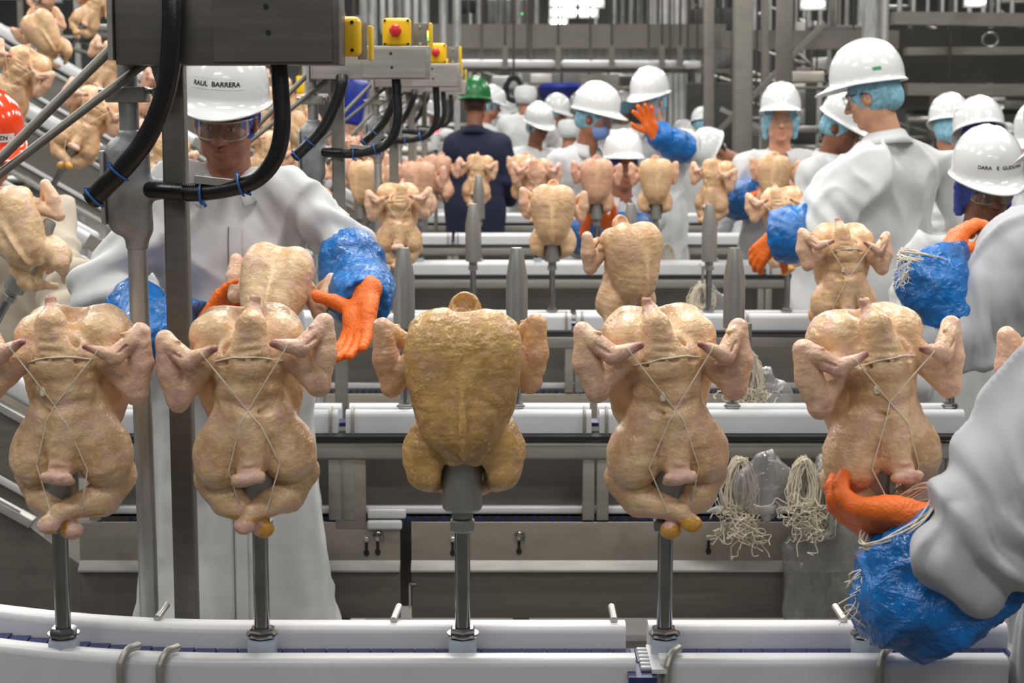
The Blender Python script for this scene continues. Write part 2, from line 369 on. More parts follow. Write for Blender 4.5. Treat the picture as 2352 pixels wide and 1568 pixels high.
M['lamp_pink'] = emis('pink_lamp', (1, 0.15, 0.2, 1), 1.5)
def chicken_mat(name, base, dark, pinky):
    m, nt, p = nmat(name); L = nt.links
    tc = N(nt, 'ShaderNodeTexCoord'); O = tc.outputs['Object']
    n1 = N(nt, 'ShaderNodeTexNoise', Scale=13.0, Detail=5.0, Roughness=0.6, Distortion=0.6); L.new(O, n1.inputs['Vector'])
    r1 = ramp(nt, 0.40, 0.60, dark, base); L.new(n1.outputs[0], r1.inputs[0]); out = r1.outputs[0]
    n2 = N(nt, 'ShaderNodeTexNoise', Scale=26.0, Detail=4.0, Roughness=0.65); L.new(O, n2.inputs['Vector'])
    r2 = ramp(nt, 0.50, 0.66, (0, 0, 0, 1), (0.85, 0.85, 0.85, 1)); L.new(n2.outputs[0], r2.inputs[0])
    def mixc(fac, a, b):
        mx = N(nt, 'ShaderNodeMix', data_type='RGBA'); L.new(fac, mx.inputs[0]); L.new(a, mx.inputs[6])
        mx.inputs[7].default_value = b; return mx.outputs[2]
    out = mixc(r2.outputs[0], out, pinky)
    n3 = N(nt, 'ShaderNodeTexNoise', Scale=90.0, Detail=3.0, Roughness=0.7); L.new(O, n3.inputs['Vector'])
    r3 = ramp(nt, 0.55, 0.66, (0, 0, 0, 1), (0.6, 0.6, 0.6, 1)); L.new(n3.outputs[0], r3.inputs[0]); out = mixc(r3.outputs[0], out, srgb(234, 206, 150))
    a_ = N(nt, 'ShaderNodeAttribute', attribute_name='tint'); sp = N(nt, 'ShaderNodeSeparateColor'); L.new(a_.outputs['Color'], sp.inputs[0])
    out = mixc(sp.outputs[0], out, srgb(230, 188, 176)); out = mixc(sp.outputs[1], out, srgb(216, 158, 40)); out = mixc(sp.outputs[2], out, srgb(122, 34, 40))
    L.new(out, p.inputs['Base Color'])
    vo = N(nt, 'ShaderNodeTexVoronoi', Scale=230.0); vo.feature = 'SMOOTH_F1'; L.new(O, vo.inputs['Vector'])
    vr = ramp(nt, 0.0, 0.6, (1, 1, 1, 1), (0, 0, 0, 1)); L.new(vo.outputs['Distance'], vr.inputs[0])
    n4 = N(nt, 'ShaderNodeTexNoise', Scale=34.0, Detail=3.0, Distortion=0.7); L.new(O, n4.inputs['Vector'])
    b1 = N(nt, 'ShaderNodeBump', Strength=0.3, Distance=0.0022); L.new(vr.outputs[0], b1.inputs['Height'])
    b2 = N(nt, 'ShaderNodeBump', Strength=0.38, Distance=0.006); L.new(n4.outputs[0], b2.inputs['Height']); L.new(b1.outputs[0], b2.inputs['Normal'])
    mp = N(nt, 'ShaderNodeMapping'); mp.inputs['Scale'].default_value = (0.5, 0.5, 2.6); mp.inputs['Rotation'].default_value = (0.2, 0.15, 0); L.new(O, mp.inputs[0])
    n5 = N(nt, 'ShaderNodeTexNoise', Scale=48.0, Detail=2.0, Distortion=1.0); L.new(mp.outputs[0], n5.inputs['Vector']); r5 = ramp(nt, 0.42, 0.58, (0, 0, 0, 1), (1, 1, 1, 1)); L.new(n5.outputs[0], r5.inputs[0])
    b3 = N(nt, 'ShaderNodeBump', Strength=0.05, Distance=0.004); L.new(r5.outputs[0], b3.inputs['Height']); L.new(b2.outputs[0], b3.inputs['Normal']); L.new(b3.outputs[0], p.inputs['Normal'])
    mr = N(nt, 'ShaderNodeMapRange'); mr.inputs['To Min'].default_value = 0.2; mr.inputs['To Max'].default_value = 0.5; L.new(n2.outputs[0], mr.inputs[0]); L.new(mr.outputs[0], p.inputs['Roughness'])
    p.inputs['Subsurface Weight'].default_value = 0.15; p.inputs['Subsurface Radius'].default_value = (0.012, 0.005, 0.003); p.inputs['Subsurface Scale'].default_value = 0.6
    return m
M['chicken'] = chicken_mat('chicken_skin', srgb(238, 206, 166), srgb(202, 164, 122), srgb(220, 178, 164))
M['chicken_yellow'] = chicken_mat('yellow_chicken_skin', srgb(218, 178, 114), srgb(176, 138, 80), srgb(202, 162, 126))
M['chicken_pale'] = chicken_mat('pale_chicken_skin', srgb(228, 192, 150), srgb(208, 166, 122), srgb(226, 178, 156))
M['chicken_pink'] = chicken_mat('pink_chicken_skin', srgb(222, 176, 146), srgb(200, 148, 120), srgb(222, 168, 150))
# ------------------------------------------------------------------ chickens
U = 1 / 1400.0
def chicken_mesh(seed, kind, h, legs='cross', neck=True):
    """kind 'tied': wings folded over the back, legs crossed; kind 'plain': legs hanging either side. Back faces -Y, breast +Y, origin on the spike axis"""
    rng = random.Random(seed); j = lambda a: rng.uniform(-a, a)
    F = Field((-250 * U, -150 * U, -255 * U), (250 * U, 190 * U, 330 * U), h)
    e = lambda c, r, k=14, rot=None, sub=False: F.ell(np.array(c) * U, np.array(r) * U, k * U, rot, sub)
    cp = lambda a, b, ra, rb, k=12, flat=None, sub=False: F.cap(np.array(a) * U, np.array(b) * U, ra * U, rb * U, k * U, flat, sub)
    # breast: two lobes meeting at a keel, narrow at the bottom
    for s in (-1, 1):
        e((s * 52, 60, 185), (78, 80, 100), 30, rotm(0, s * 10, 0))
        e((s * 40, 60, 90), (68, 74, 130), 30, rotm(0, s * 8, 0))
    e((0, 46, 125), (120, 66, 155), 26)
    e((0, 95, 60), (17, 54, 115), 26)                                  # keel
    for s in (-1, 1): cp((s * 34, 66, 10), (s * 24, 50, -44), 44, 26, 22)
    cp((0, 158, 230), (0, 158, 120), 6, 4, 18, sub=True)
    for s in (-1, 1): cp((s * 24, 150, 110), (s * 16, 128, -20), 8, 5, 18, sub=True)
    # back, ribs, pelvis
    e((0, -40, 160), (80, 58, 78), 9); e((0, -42, 108), (74, 54, 46), 8); e((0, -34, 34), (78, 56, 84), 10)
    for s in (-1, 1): cp((s * 34, -36, 72), (s * 74, -20, -40), 42, 60, 22)
    cp((0, -64, 44), (4, -78, -52), 42, 36, 30)
    cp((-70, -80, 84), (0, -104, 72), 6, 5, 14, sub=True); cp((0, -104, 72), (72, -80, 88), 5, 6, 14, sub=True); cp((-45, -84, 66), (-16, -90, 55), 7, 5, 12, sub=True)
    # thighs
    for s in (-1, 1):
        e((s * 74, -8, -38), (60, 72, 84), 12, rotm(0, -s * 16, 0)); e((s * 78, -24, -66), (56, 62, 50), 12)
        cp((s * 46, -100, -12), (s * 46, -92, -74), 5, 7, 20, sub=True)
    # tail
    tx = 6 + j(8)
    e((tx, -100, -66), (26, 20, 22), 10); e((tx, -116, -82), (40, 15, 16), 8, rotm(0, j(14), 0)); e((tx - 24, -122, -80), (15, 11, 12), 4); e((tx + 22, -122, -80), (16, 11, 13), 4)
    cp((tx - 30, -116, -60), (tx + 30, -116, -60), 3.5, 3.5, 8, sub=True)
    if legs == 'cross':
        s2 = 1 if rng.random() < 0.7 else -1
        for s, (ex, ey, ez, bx, by, bz) in ((1, (8, -54, -184, -10, -62, -212)), (-1, (10, -82, -166, 30, -98, -192))):
            s_ = s * s2; K = (100 * s_, 10, -100); A = (ex * s2, ey, ez)
            cp((86 * s_, 4, -70), K, 44, 38, 6); m = np.array((66 * s_, -14, -146.0))
            cp(K, m, 42, 41, 6); cp(m, A, 41, 20, 8)
            B = (bx * s2, by, bz)
            cp(A, B, 19, 19, 6); e(B, (25, 20, 19), 5)
    elif legs == 'hang':
        for s in (-1, 1):
            K = (s * 88, 22, -92)
            cp((90 * s, -6, -50), K, 48, 38, 14); m = (s * 74, -6, -112); A = (s * 44, -60, -140)
            cp(K, m, 36, 30, 10); cp(m, A, 28, 16, 8); cp(A, (s * 24, -80, -158), 16, 15, 8)
    else:   # one leg swung out to the side
        for s in (-1, 1):
            K = (s * 92, 20, -118); cp((84 * s, 0, -50), K, 46, 40, 12); cp(K, (s * 60, -20, -190), 38, 18, 8); cp((s * 60, -20, -190), (s * 50, -30, -222), 17, 15, 8)
    # shoulders and neck
    for s in (-1, 1): e((s * 70, 6, 222 + j(8)), (56, 56, 52), 12)
    if neck:
        nx = -22 + j(12)
        cp((nx + 10, -66, 165), (nx, -58, 250), 40, 34, 16); cp((nx, -54, 250), (nx - 4, -30, 278), 30, 20, 12); cp((nx - 4, -30, 275), (nx - 10, -24, 304), 13, 12, 4)
        e((nx - 10, -24, 312), (7, 7, 12), 3, None, True)
        cp((nx + 58, -66, 188), (nx + 46, -56, 262), 8, 6, 16, sub=True); cp((nx - 50, -66, 178), (nx - 44, -50, 262), 9, 8, 16, sub=True)
        for q in range(4): cp((nx - 34, -98, 182 + q * 20), (nx + 38, -98, 176 + q * 20), 2.2, 2.2, 9, sub=True)
        cp((-62, -80, 168), (62, -80, 174), 4, 4, 12, sub=True)
    # neck cavity
    e((0, 26, 290), (34, 32, 46), 14, None, True)
    if not neck:
        e((0, -30, 268), (40, 30, 46), 14); e((-2, 0, 292), (30, 30, 26), 10, None, True); e((6, -6, 262), (20, 18, 20), 8); e((-70, 40, 262), (22, 22, 16), 8); e((46, 46, 270), (26, 20, 18), 8)
        for s in (-1, 1): cp((s * 30, 120, 262), (s * 8, 148, 200), 5, 3, 12, sub=True)
    # cavity at the vent
    e((0, 18, -100), (50, 46, 66), 12, None, True)
    # wings
    W = []
    for s in (-1, 1):
        dz = j(14); out = j(8)
        S = np.array((s * 80, -22, 192)); E = np.array((s * (156 + out), -50, 106 + dz)); Wr = np.array((s * (178 + out + j(8)), -44, 238 + dz)); H = np.array((s * (126 + out), -92, 190 + dz + j(8))); T = np.array((s * (66 + out), -110, 206 + dz + j(14)))
        for arr in (E, Wr, H, T): arr[2] += 0
        cp(S, E, 33, 27, 7); e(E + (s * 2, 0, -8), (24, 24, 24), 8)
        m = (E + Wr) / 2 + (s * 4, 2, -4); cp(E, m, 28, 32, 5); cp(m, Wr, 32, 22, 6)
        cp(S + (s * 4, 14, 6), (s * 128, -8, 186 + dz), 12, 8, 12)      # web of skin
        cp(Wr, H, 21, 22, 3); cp(H, T, 20, 8, 4); cp(Wr + (-s * 6, -14, 0), Wr + (-s * 34, -34, -2), 7, 4.5, 3)
        cp(Wr + (-s * 20, -45, -26), H + (s * 6, -14, 6), 2.4, 2.4, 6, sub=True)
        W.append((S, E, Wr, H, T))
    v, q = F.mesh()
    def disp(p, n):
        u = p / U
        d = 2.2 * wob(u, 0.035, seed, 3) + 0.7 * wob(u, 0.16, seed + 7, 2) + 0.6 * wob(u * np.array([0.3, 0.3, 1.0]), 0.26, seed + 9, 1)
        return d * U
    def tint(p):
        u = p / U; T = np.zeros((len(u), 4)); T[:, 3] = 1
        g = lambda c, r: np.clip(1.2 - np.linalg.norm(u - np.asarray(c, float), axis=1) / r, 0, 1)
        pk = np.zeros(len(u)); dk = np.zeros(len(u)); yl = np.zeros(len(u)); nz = 0.5 + 0.5 * wob(u, 0.08, seed + 3, 2)
        for (S, E, Wr, H, Tp) in W:
            for c, r in ((E, 48), ((E + Wr) / 2, 50), (Wr, 40), (H, 40), (Tp, 40), ((S + E) / 2, 36)): pk = np.maximum(pk, g(c, r) * 0.95)
            dk = np.maximum(dk, g(Tp, 22) * 0.85); dk = np.maximum(dk, g((H + Wr) / 2 + (0, -14, -8), 30) * 0.6 * nz); dk = np.maximum(dk, g(E + (0, -26, 0), 22) * 0.5 * nz)
        pk = np.maximum(pk, g((tx, -118, -80), 44)); dk = np.maximum(dk, np.maximum(g((tx - 9, -138, -82), 9), g((tx + 12, -138, -84), 9)) * (0.8 if seed % 2 else 0.15))
        if neck: dk = np.maximum(dk, g((-34, -24, 306), 20) * 0.5); pk = np.maximum(pk, g((-34, -26, 290), 30) * 0.8)
        else: dk = np.maximum(dk, g((0, -5, 270), 30) * 0.55)
        if legs == 'cross': yl = np.clip((-172 - u[:, 2]) / 5, 0, 1) * np.clip((wob(u, 0.10, seed + 5, 2) + 0.26) * 5, 0, 0.9); pk = np.maximum(pk, np.clip((-165 - u[:, 2]) / 20, 0, 1))
        elif legs == 'out': yl = np.clip((-200 - u[:, 2]) / 8, 0, 1)
        T[:, 0] = pk * (0.6 + 0.4 * nz); T[:, 1] = yl; T[:, 2] = dk; return T
    me = make_mesh('chicken', v, q, 1, disp, tint)
    me['wings'] = [float(x) for w in W for x in w[4]]
    return me
def twine_mesh(me, seed):
    vs_ = [v.co.copy() for v in me.vertices]; bvh = BVHTree.FromPolygons(vs_, [p.vertices[:] for p in me.polygons])
    rng = random.Random(seed + 50); w = me['wings']; L = (w[0] - 30, w[2] - 6); Rr = (w[3] + 30, w[5] - 6); X = (-4 + rng.uniform(-8, 8), 74 + rng.uniform(-10, 14))
    mb = MB()
    def surf(x, z):
        hit = bvh.ray_cast(Vector((x * U, -0.4, z * U)), Vector((0, 1, 0)))
        return hit[0].y if hit[0] is not None else None
    def run(path, taut=True, rad=1.6):
        pts = []
        for (a, b) in zip(path[:-1], path[1:]):
            n = max(2, int(math.hypot(b[0] - a[0], b[1] - a[1]) / 5))
            for i in range(n): pts.append((a[0] + (b[0] - a[0]) * i / n, a[1] + (b[1] - a[1]) * i / n))
        pts.append(path[-1]); P = []
        s = 0; last = None
        for x, z in pts:
            y = surf(x, z)
            if last: s += math.hypot(x - last[0], z - last[1]) * U
            last = (x, z)
            if y is not None: P.append((s, y - 0.8 * U, x * U, z * U))
        hull = []
        for p in P:
            while len(hull) >= 2 and (hull[-1][1] - hull[-2][1]) * (p[0] - hull[-2][0]) >= (p[1] - hull[-2][1]) * (hull[-1][0] - hull[-2][0]): hull.pop()
            hull.append(p)
        if len(hull) > 1: mb.tube([(p[2], p[1], p[3]) for p in hull], rad * U, 6)
    run([L, X]); run([X, (48, 0), (56, -70)]); run([(56, -70), (40, -150)])
    run([Rr, X]); run([X, (-44, 6), (-58, -60)]); run([(-58, -60), (-20, -165)])
    run([(-78, 166), (-30, 184), (30, 186), (70, 176)], rad=1.8)
    if rng.random() < 0.6:
        kx, kz = X[0] - 26, X[1] + 30; y = surf(kx, kz)
        if y is not None: mb.lathe([(0.5 * U, -10 * U), (6 * U, -7 * U), (7 * U, 0), (5 * U, 7 * U), (1 * U, 12 * U)], (kx * U, y - 3 * U, kz * U), 8)
    return mb.mesh('twine')
_ck = {}
def get_chicken(seed, legs, neck, h, tw):
    key = (seed, legs, neck, h)
    if key not in _ck:
        me = chicken_mesh(seed, None, h, legs, neck); _ck[key] = [me, twine_mesh(me, seed) if tw else None]
    return _ck[key]
def place_chicken(label, loc, yaw=0, tilt=0, roll=0, scale=1.0, seed=1, kind='tied', h=4 * U * 1.4, mtl='chicken', group=None, mirror=False):
    tw = kind == 'tied'
    me, t = get_chicken(seed, {'tied': 'cross', 'plain': 'hang', 'out': 'out'}[kind], kind == 'tied', h, tw)
    me2 = me
    if me.materials and me.materials[0] != M[mtl]: me2 = me.copy(); me2.materials.clear()
    o = obj('dressed_chicken', me2, M[mtl]); o.location = tuple(float(x) for x in loc)
    o.rotation_mode = 'XYZ'; o.rotation_euler = (R(tilt), R(roll), R(yaw)); o.scale = (-scale if mirror else scale, scale, scale)
    setp(o, label, 'chicken', group)
    if t is not None:
        to = obj('twine', t, M['twine'], o)
    return o
# ------------------------------------------------------------------ the hall
def struct(name, mb, mt):
    o = mb.build(name, mt); setp(o, kind='structure'); return o
Mfloor = mat('floor_concrete', srgb(100, 97, 92), 0.5, 0, 0.12, 3.0, 0.1, 20)
Mwall = mat('back_wall_panel', srgb(168, 169, 168), 0.6, 0.1, 0.2, 0.8)
Mceil = mat('ceiling_panel', srgb(90, 90, 90), 0.8)
struct('floor', MB().box((0, 20, -0.05), (60, 50, 0.1)), Mfloor)
struct('wall_back', MB().box((0, 45.1, 3.5), (60, 0.2, 7)), Mwall)
struct('ceiling', MB().box((0, 28, 7.1), (60, 34, 0.2)), Mceil)

def hexp(r, z0, z1, c=0.003): return [(r - c, z0), (r, z0 + c), (r, z1 - c), (r - c, z1)]
def spike_stand(label, P, rod=0.205, roll=0, group=None):
    t = thing('spike_stand', label, 'spike stand', P, group)
    o = np.array(P, float); m = lambda: MB()
    rz = rod
    A = m().lathe([(0.0245, -0.062), (0.026, -0.058), (0.026, -0.016), (0.024, -0.01)], o, 6, smooth=False); A.build('holder', M['holder'], t)
    B = m().lathe(hexp(0.0225, -0.0105, 0.008), o, 6, smooth=False).lathe([(0.026, -0.004), (0.026, -0.001)], o, 20); B.build('base_nut', M['chrome'], t)
    m().lathe([(0.0128, 0.0), (0.0128, rz - 0.028)], o, 18).build('rod', M['chrome'], t)
    m().lathe(hexp(0.0225, rz - 0.036, rz - 0.016), o, 6, smooth=False).lathe(hexp(0.020, rz - 0.015, rz + 0.002), o, 6, smooth=False).build('lock_nut', M['spike'], t)
    m().lathe([(0.012, rz), (0.0295, rz), (0.0325, rz + 0.004), (0.0325, rz + 0.152), (0.0185, rz + 0.236), (0.0165, rz + 0.242), (0.004, rz + 0.243)], o, 28).build('spike_head', M['spike'], t)
    if roll: t.rotation_euler = (0, R(roll), 0)
    return t
def rail_prof(w=0.042, h=0.072, r=0.019, yc=0, zt=0):
    P = [(yc - w / 2, zt - h), (yc - w / 2, zt - r)]
    P += [(yc - w / 2 + r - r * math.cos(a), zt - r + r * math.sin(a)) for a in np.linspace(0, math.pi / 2, 6)]
    P += [(yc + w / 2 - r + r * math.sin(a), zt - r + r * math.cos(a)) for a in np.linspace(0, math.pi / 2, 6)]
    return P + [(yc + w / 2, zt - h)]
def sweep_rail(mb, xs, yf, zf, prof):
    """rail whose section follows y = yf(x), z = zf(x)"""
    n = len(prof); vv = np.array([(x, yf(x) + p[0], zf(x) + p[1]) for x in xs for p in prof]); m = len(xs)
    ff = [(i * n + j, i * n + (j + 1) % n, (i + 1) * n + (j + 1) % n, (i + 1) * n + j) for i in range(m - 1) for j in range(n)]
    mb.add(vv, ff, True); mb.f.append(tuple(mb.n - m * n + j for j in range(n))[::-1]); mb.f.append(tuple(mb.n - n + j for j in range(n))); mb.sm += [False, False]
    return mb
YR = {1: 2.768, 2: 5.21, 3: 7.30, 4: 9.70, 5: 11.85, 6: 14.1, 7: 16.4}
ZR = {1: 0.796, 2: 0.752, 3: 0.796, 4: 0.80, 5: 0.80, 6: 0.80, 7: 0.80}
SPX = {}
def X_at(px, py, Y): return at(px, py, Y)[0]
ORD = {1: 'nearest', 2: 'second', 3: 'third', 4: 'fourth', 5: 'fifth', 6: 'sixth', 7: 'farthest'}

# ---- nearest conveyor
def front_conveyor():
    Y, zt = YR[1], 0.796
    t = thing('conveyor', 'nearest conveyor, white plastic guide rails over a blue belt at the bottom of the view', 'conveyor', (0, Y, 0), 'spike conveyors side by side')
    x = lambda px: X_at(px, 1500, Y)
    cy = lambda X: Y + 0.075 * max(0, (x(560) - X) / (x(560) - x(0))) ** 2
    for (a, b) in ((-260, 1453), (1507, 2288)):
        xs = np.linspace(x(a), x(b), 24); sweep_rail(MB(), xs, lambda X: cy(X) - 0.052, lambda X: zt - 0.021, rail_prof(0.044, 0.15, 0.013)).build('front_rail', M['white_rail'], t)
    for (a, b) in ((-260, 1441), (1494, 2330)):
        xs = np.linspace(x(a), x(b), 24); sweep_rail(MB(), xs, lambda X: cy(X) + 0.062, lambda X: zt, rail_prof(0.044, 0.06, 0.014)).build('back_rail', M['white_rail'], t)
    # belt of links
    mb = MB(); k = 0; X = x(-250)
    while X < x(2330):
        w = 0.0365; mb.box((X, cy(X) + 0.003, zt - 0.045), (w - 0.0016, 0.072, 0.012), bev=0.002)
        mb.box((X + w * 0.42, cy(X) + 0.003, zt - 0.0405), (0.006, 0.06, 0.006)); X += w; k += 1
    mb.build('belt', M['belt'], t)
    mb = MB(); c = x(1472)
    for i in range(6): mb.box((c + 0.004, Y - 0.072 + i * 0.019, zt - 0.036), (0.02, 0.009, 0.006), bev=0.002)
    mb.box((c + 0.023, Y - 0.026, zt - 0.036), (0.024, 0.13, 0.007)); mb.build('belt_comb', M['white_rail'], t)
    mb = MB().box((c - 0.004, Y - 0.03, zt - 0.047), (0.045, 0.15, 0.012)); mb.build('belt_bridge', M['belt'], t)
    for px in (300, 391, 1524, 1999):       # bent rods clamping the front rail
        X = x(px) + 0.006; yy = cy(X) - 0.052
        MB().tube([(X - 0.008, yy - 0.032, zt - 0.2), (X - 0.008, yy - 0.032, zt - 0.05), (X - 0.006, yy - 0.03, zt - 0.028), (X + 0.002, yy - 0.018, zt - 0.012), (X + 0.012, yy - 0.002, zt - 0.011), (X + 0.014, yy + 0.004, zt - 0.011)], 0.0066, 12, sub=4).build('clamp_rod', M['steel'], t)
    for px, dx in ((343, 1), (899, 1), (1415, -0.3), (1953, -1)):
        X = x(px); yy = cy(X) + 0.07
        MB().tube([(X + dx * 0.006, yy + 0.04, zt + 0.012), (X, yy - 0.014, zt + 0.004)], 0.006, 12).build('rail_pin', M['steel_bright'], t)
    MB().box((0, Y, 0.33), (3.2, 0.10, 0.6)).build('frame_panel', M['sheet'], t)
    for X in (-0.85, 0.2, 1.0): MB().box((X, Y, 0.0625), (0.05, 0.05, 0.125)).build('foot', M['steel'], t)
front_conveyor()

SL = math.tan(R(30)); ca, sa = math.cos(R(30)), math.sin(R(30))
def conveyor(n, X0, X1, joints, label, win=True, detail=2):
    """straight run from X0 to X1 at row n, with a climbing run to the left of X0"""
    Y, zt = YR[n], ZR[n] - 0.002
    t = thing('conveyor', label, 'conveyor', (0, Y, 0), 'spike conveyors side by side')
    cuts = [X0] + [j for j in joints if X0 < j < X1] + [X1]
    for yo, h in ((-0.052, 0.068), (0.062, 0.06)):
        for a, b in zip(cuts[:-1], cuts[1:]):
            MB().prism(rail_prof(0.044, h, 0.018, Y + yo, zt), 0, a + 0.012 * (a != X0), b - 0.012 * (b != X1), True).build('guide_rail', M['white_rail'], t)
    for j in cuts[1:-1]:
        MB().prism(rail_prof(0.044, 0.068, 0.018, Y - 0.052, zt - 0.001), 0, j - 0.028, j + 0.028, True).build('rail_block', M['white_rail'], t) if False else None
        for d in (-0.033, 0.033):
            MB().tube([(j + d, Y - 0.08, zt - 0.075), (j + d, Y - 0.08, zt - 0.02), (j + d, Y - 0.068, zt + 0.002), (j + d, Y - 0.05, zt + 0.006)], 0.005, 8, sub=3).build('clamp_rod', M['steel'], t)
    MB().box(((X0 + X1) / 2, Y + 0.005, zt - 0.05), (X1 - X0, 0.07, 0.012)).build('belt', M['belt'], t)
    yf = Y - 0.10
    MB().box(((X0 + X1) / 2, yf + 0.02, zt - 0.075), (X1 - X0, 0.09, 0.012)).build('slot_shade', M['dark'], t)  # near-black bar filling the slot under the rail, its shade put in as colour
    # frame: top beam, posts beside each joint, lower panel with ledge
    zb = zt - 0.088
    MB().box(((X0 + X1) / 2, yf, zb - 0.027), (X1 - X0, 0.03, 0.054), bev=0.009).build('frame_beam', M['steel'], t)
    for j in [X0 + 0.05] + cuts[1:-1] + [X1 - 0.04]:
        for d in ((-0.021, 0.021) if j in cuts else (0,)):
            MB().box((j + d, yf + 0.004, zb - 0.145), (0.036, 0.022, 0.19), bev=0.003).build('frame_post', M['steel'], t)
    MB().box(((X0 + X1) / 2, Y + 0.13, zt - 0.22), (X1 - X0, 0.006, 0.3)).build('back_sheet', M['inner'], t)
    zp = zt - 0.333
    parts = [(X0, -0.336 if n == 2 else X1)] + ([(-0.303, X1)] if n == 2 else [])
    for a, b in parts:
        MB().box(((a + b) / 2, yf, (zp + zp - 0.122) / 2), (b - a, 0.008, 0.122), bev=0.002).build('side_panel', M['sheet'], t)
        mb = MB().prism([(yf + 0.004, zp - 0.118), (yf - 0.004, zp - 0.118), (yf - 0.034, zp - 0.14), (yf - 0.034, zp - 0.146), (yf - 0.004, zp - 0.154), (yf + 0.004, zp - 0.154)], 0, a, b); mb.build('ledge', M['steel_bright'], t)
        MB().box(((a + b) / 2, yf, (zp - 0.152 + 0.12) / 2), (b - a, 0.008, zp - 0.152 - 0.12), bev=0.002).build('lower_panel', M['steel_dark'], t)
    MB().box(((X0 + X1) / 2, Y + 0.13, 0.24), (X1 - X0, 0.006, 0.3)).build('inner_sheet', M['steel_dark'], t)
    for X in np.linspace(X0 + 0.1, X1 - 0.1, 3): MB().box((X, yf + 0.03, 0.06), (0.05, 0.05, 0.12)).build('foot', M['steel'], t)
    # return strand seen through the openings
    MB().box(((X0 + X1) / 2, yf + 0.05, zp + 0.026), (X1 - X0 - 0.12, 0.03, 0.024), bev=0.006).build('return_rail', M['white_rail'], t)
    if detail >= 1:
        mb = MB(); X = X0 + 0.15; k = 0
        while X < X1 - 0.1:
            r = 0.014 if k % 2 else 0.007
            mb.prism([(X - r, zp - 0.006), (X + r, zp - 0.006), (X + r * 0.5, zp + 0.006), (X, zp + 0.012), (X - r * 0.5, zp + 0.006)], 1, yf + 0.012, yf + 0.03); X += 0.027; k += 1
        mb.build('return_belt_teeth', M['belt'], t)
    # climbing run
    Lg = 3.2 if n < 6 else 2.4
    ix = lambda s, o=0.0: X0 - s * ca + o * sa; iz = lambda s, o=0.0: zt + s * sa + o * ca
    def slab(s0, s1, o0, o1, y0, y1, name, mt, bev=0.0):
        c = ((ix((s0 + s1) / 2, (o0 + o1) / 2)), (y0 + y1) / 2, iz((s0 + s1) / 2, (o0 + o1) / 2))
        MB().box(c, (abs(s1 - s0), abs(y1 - y0), abs(o1 - o0)), rotm(0, 30, 0), bev).build(name, mt, t)
    ns = 5; ls = Lg / ns
    for k in range(ns):
        for yo in (-0.052, 0.062): slab(k * ls + 0.006, (k + 1) * ls - 0.012, -0.068, 0.0, Y + yo - 0.022, Y + yo + 0.022, 'guide_rail', M['white_rail'], 0.018)
        slab((k + 1) * ls - 0.05, (k + 1) * ls + 0.02, -0.055, 0.006, Y - 0.084, Y - 0.076, 'rail_bracket', M['steel'])
    slab(0, Lg, -0.11, -0.085, yf - 0.012, yf + 0.03, 'frame_beam', M['steel_bright'], 0.004)
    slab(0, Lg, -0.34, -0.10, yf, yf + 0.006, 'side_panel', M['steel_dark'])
    slab(-0.05, Lg, -0.372, -0.345, yf - 0.03, yf + 0.02, 'ledge', M['steel_bright'], 0.003)
    slab(0, Lg, -0.30, -0.276, yf - 0.02, yf - 0.006, 'return_rail', M['white_rail'], 0.006)
    slab(0, Lg, -0.06, -0.05, Y - 0.03, Y + 0.04, 'belt', M['belt'])
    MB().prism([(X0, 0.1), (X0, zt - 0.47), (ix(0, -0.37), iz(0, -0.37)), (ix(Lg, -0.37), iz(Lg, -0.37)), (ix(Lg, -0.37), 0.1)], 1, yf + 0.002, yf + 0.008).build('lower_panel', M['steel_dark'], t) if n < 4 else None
    for s in (0.9, 2.0, Lg - 0.1): MB().box((ix(s), Y, (iz(s) - 0.3) / 2), (0.05, 0.05, iz(s) - 0.3)).build('support_leg', M['steel'], t)
    return t
c2 = conveyor(2, -1.30, 1.355, [-0.51, 0.25], 'second conveyor, behind the front row of chickens, with open windows in its steel frame')
yf2 = YR[2] - 0.10
def x2(px): return X_at(px, 1250, yf2)
def z2(py): return at(1176, py, yf2)[2]
for px, py in ((842, 1252), (868, 1250), (1040, 1252), (1192, 1248), (1627, 1248)):
    X = x2(px); z = z2(py)
    MB().prism([(X + 0.0085 * math.cos(a), z - 0.022 + 0.011 * math.sin(a)) for a in np.linspace(0, 6.283, 14)[:-1]], 1, yf2 - 0.0062, yf2 - 0.003).box((X, yf2 - 0.0046, z), (0.009, 0.003, 0.05)).build('keyhole_slot', M['dark'], c2)
    MB().lathe([(0.009, -0.006), (0.009, 0.001), (0.006, 0.004)], (X, yf2 - 0.008, z + 0.02), 8, rotm(90, 0, 0)).build('bolt', M['steel_bright'], c2)
for px in (868, 1192):
    X = x2(px); z = z2(1230); MB().tube([(X - 0.012, yf2 - 0.01, z + 0.004), (X, yf2 - 0.016, z + 0.014), (X + 0.014, yf2 - 0.014, z + 0.006), (X + 0.012, yf2 - 0.012, z - 0.012)], 0.004, 8, sub=3).build('wing_nut', M['chrome'], c2)
MB().box(((x2(772) + x2(842)) / 2, yf2 - 0.001, (z2(1046) + z2(1214)) / 2), (x2(842) - x2(772), 0.008, z2(1046) - z2(1214)), bev=0.002).build('side_plate', M['sheet'], c2)
MB().box((x2(890), yf2 - 0.012, z2(1177)), (0.115, 0.02, 0.028), bev=0.005).box((x2(885), yf2 - 0.014, z2(1202)), (0.105, 0.022, 0.03), bev=0.008).build('guide_block', M['white_rail'], c2)
MB().box((x2(941), yf2 - 0.012, z2(1366)), (0.006, 0.004, 0.075)).box((x2(948), yf2 - 0.012, z2(1338)), (0.022, 0.004, 0.006)).build('angle_bracket', M['steel_bright'], c2)
conveyor(3, -1.18, 1.5, [-0.45, 0.26, 0.95], 'third conveyor, white guide rails passing just behind the two bare spikes', detail=1)
